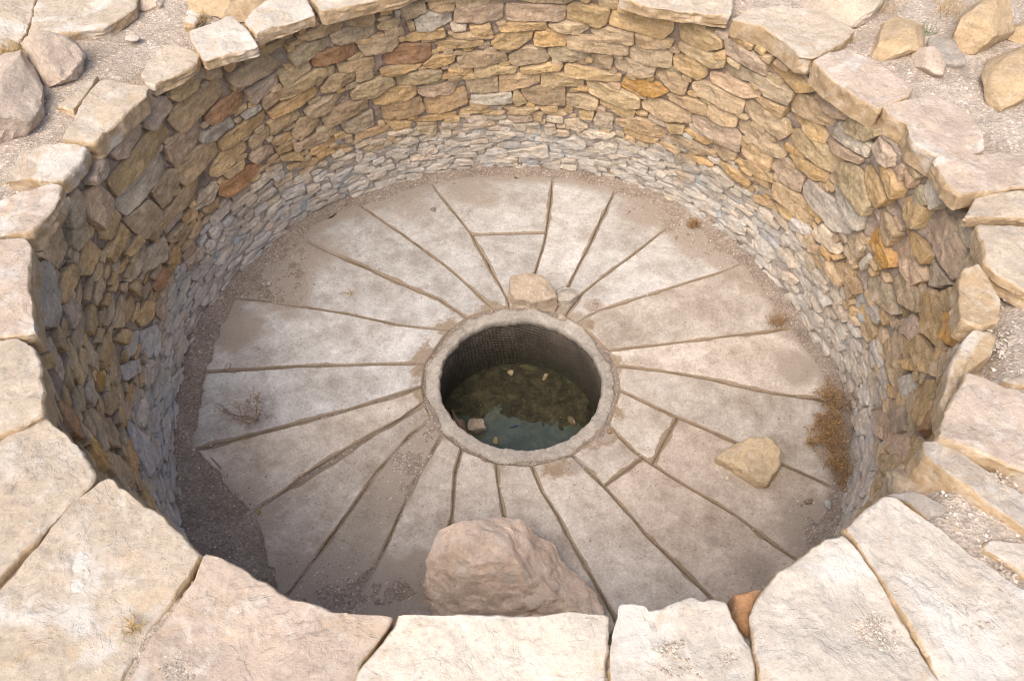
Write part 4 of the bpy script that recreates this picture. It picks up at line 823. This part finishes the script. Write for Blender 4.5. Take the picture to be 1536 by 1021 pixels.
view_rock('loose_rock', '766,413 790,407 812,410 824,424 836,443 818,449 796,451 770,446 764,434', 0.075, 'flat-topped tan rock at the back edge of the well curb', (0.44, 0.36, 0.28), M_rock, .08, .1, 5, dome=.002, bev=.007, rough=.006, edge=.005, facets=2, ck=.02)
view_rock('loose_rock', '833,432 848,427 866,433 866,442 856,449 838,448', 0.05, 'small white rock touching the tan rock behind the well', (0.56, 0.53, 0.50), M_curb, .055, .1, 6, dome=.002, bev=.006, rough=.005, edge=.004, facets=3, fslope=.4)
view_rock('loose_rock', '1076,683 1100,664 1125,654 1158,654 1174,672 1168,700 1150,722 1138,722 1110,702', 0.075, 'flat yellow rock lying alone on the paving at the lower right', (0.58, 0.46, 0.31), M_rock, .075, .12, 7, dome=.004, bev=.012, rough=.007, edge=.007)
WZ = -0.385
view_rock('loose_rock', '703,629 722,627 727,640 704,645', WZ + .06, 'pale squarish stone standing in the water at the lower left', (0.34, 0.27, 0.21), M_rock, .09, .15, 8, dome=0, bev=.006, rough=.006, base=WZ)
view_rock('loose_rock', '678,616 686,626 700,640 699,652 688,650 680,636', WZ + .06, 'brown leaning stone at the water edge beside the pale squarish one', (0.20, 0.13, 0.09), M_rock, .06, .8, 9, dome=.006, bev=.012, rough=.006, base=WZ)
SM = [(744, 662, .022, (.30, .25, .12), WZ, 'small yellowish stone in the water below the pale squarish one'), (857, 633, .03, (.16, .12, .07), WZ, 'brown stone in the shallow water at the right'), (766, 560, .022, (.26, .21, .12), WZ, 'pale chip in the mud at the far side of the water'), (818, 567, .025, (.24, .19, .09), WZ, 'tan chip right of the pale one at the far side of the water'),
 (343, 550, .020, (.55, .5, .45), .004, 'white pebble lying left of the dry twig plant'), (403, 427, .018, (.5, .45, .4), .006, 'pale angular chip on the dusty upper left slab'), (388, 767, .014, (.42, .3, .15), .004, 'yellowish pebble at the lower left slab corner'),
 (1240, 757, .028, (.5, .5, .5), .006, 'grey-white stone near the foot of the right wall'), (1212, 752, .022, (.34, .25, .18), .006, 'brown stone just left of the grey-white one'), (1283, 733, .022, (.3, .19, .12), .03, 'brown stone against the blue-grey wall stone'), (1090, 718, .012, (.6, .5, .4), .002, 'light chip left of the flat yellow rock'),
 (843, 478, .026, (.46, .40, .34), .006, 'flat oval pebble set beside the curb behind the well'), (914, 648, .02, (.42, .26, .15), .002, 'orange pebble in the joint at the right of the curb'), (1205, 475, .016, (.42, .34, .28), .006, 'pebble beside the orange tuft'), (1098, 480, .012, (.55, .45, .36), .002, 'white-tan chip on the broad smooth slab'),
 (650, 315, .018, (.25, .2, .18), .006, 'dark pebble at the top of a slab joint'), (693, 548, .0, (.5, .5, .5), 0, ''), (1213, 497, .014, (.45, .4, .36), .006, 'grey pebble below the orange tuft'), (1128, 770, .010, (.5, .4, .3), .002, 'tiny pale pebble below the flat yellow rock'), (722, 388, .008, (.6, .6, .58), .002, 'tiny white chip beside the slab joint above the well'),
 (1213, 488, .02, (.48, .44, .42), .008, 'pale pebble at the right edge of the paving'), (1350, 42, .02, (.55, .48, .4), 1.22, 'pebble beside the rounded orange-tan rock'), (200, 60, .03, (.56, .5, .43), 1.235, 'chip of stone at the corner of the large pale flagstone'), (240, 10, .02, (.5, .42, .35), 1.23, 'pebble on the dusty ground near the top edge')]
for i, (x, y, r, tint, z, lab) in enumerate(SM):
    if r == 0: continue
    p = at_z(x, y, z); rr = random.Random(i); V, F = lump((p.x, p.y, z + r * .35), (r, r * rr.uniform(.6, .9), r * rr.uniform(.45, .7)), i, sub=3, rot=rr.uniform(0, 3))
    tag(mesh_obj('pebble', V, F, M_rock if z > -.1 else M_rock, loc=(p.x, p.y, z), attrs={'tint': [tint] * len(V)}), lab, 'pebble', 'single pebbles lying about')
p = at_z(771, 640, WZ); V, F = lump((p.x, p.y, WZ + .003), (.026, .006, .004), 4, sub=3, rot=.3)
tag(mesh_obj('plastic_scrap', V, F, M_blue, loc=(p.x, p.y, WZ)), 'small dark blue scrap floating on the green water', 'litter')
# ---------------------------------------------------------------- gravel (nobody could count it)
def gravel(name, spots, mat=M_gravel):
    A = Acc(); base = [(1, 0, 0), (-1, 0, 0), (0, 1, 0), (0, -1, 0), (0, 0, 1), (.6, .6, .5), (-.6, .5, .6), (-.5, -.6, .5), (.6, -.5, .6)]
    Fo = [(0, 5, 8), (0, 2, 5), (2, 6, 5), (2, 1, 6), (1, 7, 6), (1, 3, 7), (3, 8, 7), (3, 0, 8), (4, 8, 5), (4, 5, 6), (4, 6, 7), (4, 7, 8)]
    for (x, y, z, r, tint) in spots:
        a = rn.uniform(0, 6.3); ca, sa = math.cos(a) * r, math.sin(a) * r; q = rn.uniform(.5, 1); h = rn.uniform(.4, .8); V = []
        for b in base:
            u, v, t_ = (b[0] + rn.uniform(-.2, .2)), (b[1] + rn.uniform(-.2, .2)) * q, b[2] * h
            V.append(Vector((x + u * ca - v * sa, y + u * sa + v * ca, z + t_ * r - r * .15)))
        A.add(V, Fo, tint)
    tag(mesh_obj(name, A.V, A.F, mat, attrs={'tint': A.C}, smooth=False), kind='stuff')
pal = [(.55, .50, .44), (.42, .35, .29), (.30, .23, .18), (.62, .57, .52), (.36, .27, .18), (.22, .17, .14)]
sp = []
while len(sp) < 9000:
    a = rn.uniform(-math.pi, math.pi); r = math.sqrt(rn.random()) * 1.52; x, y = CX + r * math.cos(a), CY + r * math.sin(a)
    if math.hypot(x, y) < 0.45 or r > look(SB, a) + .01: continue
    d = dustiness(x, y)
    if rn.random() > 0.035 + d * 0.9: continue
    t = rn.choice(pal); k = rn.uniform(.6, 1); sp.append((x, y, max(dirt_z(x, y), .001), rn.choice((.0015, .002, .002, .0025, .003, .004 , .005)) * (1.5 if rn.random() < .05 else 1), tuple(v * k for v in t)))
gravel('gravel', sp)
sp = []
for jn in JW.values():                     # grit caught in the joints
    for _ in range(110):
        p = along(jn, rn.random() ** .8); s = rn.gauss(0, .004); sp.append((p.x + rn.gauss(0, .005), p.y + rn.gauss(0, .005), -.003, rn.uniform(.0015, .004), tuple(v * rn.uniform(.25, .6) for v in rn.choice(pal))))
for _ in range(700):
    a = rn.uniform(0, 6.3); r = rn.gauss(.447, .006); sp.append((r * math.cos(a), r * math.sin(a), -.001, rn.uniform(.0015, .004), tuple(v * rn.uniform(.5, .9) for v in rn.choice(pal))))
gravel('joint_grit', sp)
sp = []
for _ in range(14000):
    px, py = rn.uniform(-60, 1600), rn.uniform(-60, 1080); p = at_z(px, py, 1.22); th = math.atan2(p.y - CY, p.x - CX); g = math.hypot(p.x - CX, p.y - CY) - look(ST, th)
    if g < .05: continue
    t = rn.choice(pal[:5]); k = rn.uniform(.8, 1.15); sp.append((p.x, p.y, ground_z(p.x, p.y), rn.choice((.002, .003, .003, .004, .005, .006)) * (1.8 if rn.random() < .04 else 1), tuple(v * k for v in t)))
gravel('ground_gravel', sp)
sp = []
for cx_, cy_, sx, sy, n, z in ((1275, 975, 42, 18, 420, 1.276), (1300, 940, 30, 18, 160, 1.276), (1080, 990, 18, 22, 150, 1.287), (1005, 972, 12, 8, 60, 1.287), (1460, 480, 30, 40, 420, 1.235), (1500, 520, 40, 22, 300, 1.235), (1480, 930, 60, 50, 60, 1.282), (1490, 720, 40, 12, 90, 1.288), (1510, 860, 20, 20, 80, 1.27), (60, 800, 26, 26, 200, 1.25), (275, 890, 14, 24, 150, 1.25), (912, 985, 6, 30, 120, 1.25), (1050, 1000, 50, 20, 90, 1.287), (1350, 1000, 50, 20, 120, 1.277)):
    for _ in range(n):
        p = at_z(rn.gauss(cx_, sx * .6), rn.gauss(cy_, sy * .6), z)
        if math.hypot(p.x - CX, p.y - CY) - look(ST, math.atan2(p.y - CY, p.x - CX)) < .06: continue
        k = rn.uniform(.75, 1.1); t = rn.choice(((.50, .45, .39), (.44, .38, .32), (.38, .31, .25)))
        sp.append((p.x, p.y, z, rn.uniform(.002, .006), tuple(v * k for v in t)))
gravel('stone_chips', sp)
# ---------------------------------------------------------------- dry plants
def tube(A, pts, r0, r1):
    n = len(pts); V = []; F = []
    for i, p in enumerate(pts):
        d = (pts[min(i + 1, n - 1)] - pts[max(i - 1, 0)]).normalized(); a = d.orthogonal().normalized(); b = d.cross(a); r = lerp(r0, r1, i / (n - 1))
        for k in range(3):
            t = k * 2.094; V.append(p + a * (r * math.cos(t)) + b * (r * math.sin(t)))
    for i in range(n - 1):
        for k in range(3): F.append((i * 3 + k, i * 3 + (k + 1) % 3, i * 3 + 3 + (k + 1) % 3, i * 3 + 3 + k))
    A.add(V, F)
def grow(A, p, d, L, r, depth, rr, curl=.35, up=.1, tips=None):
    pts = [p.copy()]; n = 5
    for i in range(n):
        d = (d + Vector((rr.gauss(0, curl), rr.gauss(0, curl), rr.gauss(0, curl) + up)) * .5).normalized(); p = p + d * L / n; pts.append(p.copy())
        if depth > 0 and i > 0:
            for _ in range(2 if depth > 1 else 3):
                if rr.random() < .75:
                    e = (d + Vector((rr.gauss(0, .8), rr.gauss(0, .8), rr.gauss(0, .6)))).normalized(); grow(A, p, e, L * rr.uniform(.35, .6), r * .6, depth - 1, rr, curl, up, tips)
    tube(A, pts, r, r * .5)
    if tips is not None and depth == 0: tips.append(p)
def plant(name, px, py, z, lab, cat, mat, n, L, r, depth, seed, spread=.8, flat=False, up=.1, grp=None, off=(0, 0, 0), rad=.02, seeds=0):
    b = at_z(px, py, z) + Vector(off); rr = random.Random(seed); A = Acc(); tips = []
    for _ in range(n):
        d = Vector((rr.gauss(0, spread), rr.gauss(0, spread), .05 if flat else 1)).normalized(); s = b + Vector((rr.gauss(0, rad), rr.gauss(0, rad), 0)); grow(A, s, d, L * rr.uniform(.6, 1.1), r, depth, rr, up=0 if flat else up, tips=tips)
    if seeds:
        for t in tips:
            for _ in range(seeds):
                q = t + Vector((rr.gauss(0, .004), rr.gauss(0, .004), rr.gauss(0, .004))); e = rr.uniform(.0012, .0028)
                A.add([q + X3 * e, q - X3 * e, q + Y3 * e, q - Y3 * e, q + Z3 * e, q - Z3 * e], [(0, 2, 4), (2, 1, 4), (1, 3, 4), (3, 0, 4), (2, 0, 5), (1, 2, 5), (3, 1, 5), (0, 3, 5)])
    return tag(mesh_obj(name, A.V, A.F, mat, loc=b, smooth=False), lab, cat, grp)
sh = empty('dry_shrub', at_z(1262, 700, 0), 'large orange-brown dry shrub at the foot of the right wall', 'shrub')
def shrub():
    A = Acc(); rr = random.Random(4); tips = []
    for (px, py, k) in ((1258, 605, .9), (1255, 622, .8), (1248, 645, .55), (1262, 668, 1.0), (1244, 676, .9), (1262, 712, .8), (1270, 725, .6), (1225, 668, .5), (1240, 598, .7), (1232, 640, .55), (1248, 700, .7), (1238, 655, .6)):
        b = at_z(px, py, 0.0)
        for _ in range(5):
            d = Vector((rr.gauss(-.3, .5), rr.gauss(.0, .45), 1.1)).normalized(); grow(A, b + Vector((rr.gauss(0, .015), rr.gauss(0, .015), 0)), d, .12 * k * rr.uniform(.7, 1.15), .0014, 2, rr, tips=tips)
    B = Acc()
    for t in tips:
        tone = rr.choice(((.58, .37, .17), (.46, .28, .12), (.32, .19, .08), (.18, .11, .05)))
        for _ in range(2):
            q = t + Vector((rr.gauss(0, .007), rr.gauss(0, .007), rr.gauss(0, .007))); e = rr.uniform(.002, .0055); u = Vector((rr.gauss(0, 1), rr.gauss(0, 1), rr.gauss(0, 1))).normalized(); v = u.orthogonal().normalized() * .35
            B.add([q + u * e, q - u * e, q + v * e, q - v * e, q + Z3 * e * .4], [(0, 2, 4), (2, 1, 4), (1, 3, 4), (3, 0, 4), (0, 3, 1, 2)], tone)
    mesh_obj('stem', A.V, A.F, M_twig, loc=sh.location, parent=sh, smooth=False); mesh_obj('seed_head', B.V, B.F, M_gravel, loc=sh.location, parent=sh, smooth=False, attrs={'tint': B.C})['kind'] = 'stuff'
shrub()
TG = 'dry tufts growing round the pit'
plant('dry_tuft', 1166, 490, .0, 'orange-brown dry tuft at the right wall above the large shrub', 'tuft', M_dry, 26, .075, .0012, 1, 11, .45, grp=TG, rad=.02)
plant('dry_tuft', 1040, 342, .0, 'small round brown tuft at the foot of the back right wall', 'tuft', M_dry, 30, .045, .0012, 1, 12, .7, grp=TG, rad=.012)
plant('dry_tuft', 815, 254, .0, 'brown tuft at the foot of the back wall above the well', 'tuft', M_dry, 18, .05, .0011, 1, 13, .6, grp=TG, rad=.015)
plant('dry_tuft', 522, 306, .01, 'tiny brown tuft at the foot of the back left wall', 'tuft', M_dry, 10, .03, .001, 1, 14, .8, grp=TG, rad=.012)
plant('dry_tuft', 525, 437, .002, 'dry clump lying on the bluish slab at upper left', 'tuft', M_straw, 9, .03, .0012, 1, 15, 1, True, grp=TG, rad=.008)
plant('dry_tuft', 205, 941, 1.268, 'curled straw-coloured tuft on the near left rim beside a joint', 'tuft', M_straw, 12, .03, .0013, 1, 16, 1, grp=TG, rad=.01)
plant('dry_tuft', 16, 82, 1.25, 'golden dry moss between the flagstone and the rounded boulder, left edge', 'tuft', M_straw, 40, .03, .0016, 1, 17, 1, grp=TG, rad=.028, seeds=1)
plant('dry_tuft', 298, 34, 1.235, 'golden dry moss behind the bright white block', 'tuft', M_straw, 34, .03, .0016, 1, 18, 1, grp=TG, rad=.014, seeds=1)
plant('dry_tuft', 1330, 18, 1.23, 'pale grass tuft behind the tan boulder, top right', 'grass tuft', M_straw, 26, .09, .0011, 0, 19, .5, grp=TG, rad=.03)
plant('dry_tuft', 1422, 20, 1.23, 'tall yellow dry grass left of the large ochre boulder', 'grass tuft', M_straw, 46, .12, .0012, 0, 20, .45, grp=TG, rad=.035)
plant('dry_tuft', 1386, 50, 1.23, 'greenish grass tuft beside the rounded orange-tan rock', 'grass tuft', M_green, 18, .06, .0011, 0, 21, .5, grp=TG, rad=.02)
plant('dry_tuft', 1275, 62, 1.235, 'thin dry grass at the joint of two upper right rim slabs', 'grass tuft', M_straw, 14, .045, .001, 0, 22, .7, grp=TG, rad=.006)
plant('green_sprig', 206, 3, 1.235, 'small green sprig between the flagstone and the tan stone, top edge', 'plant', M_green, 10, .04, .0015, 0, 23, .6, rad=.008)
tw = plant('twig_plant', 386, 632, .006, 'thin leafless branching twig plant lying on the left paving', 'plant', M_twig, 6, .19, .0019, 2, 31, .9, False, up=.02, rad=.006, seeds=1)
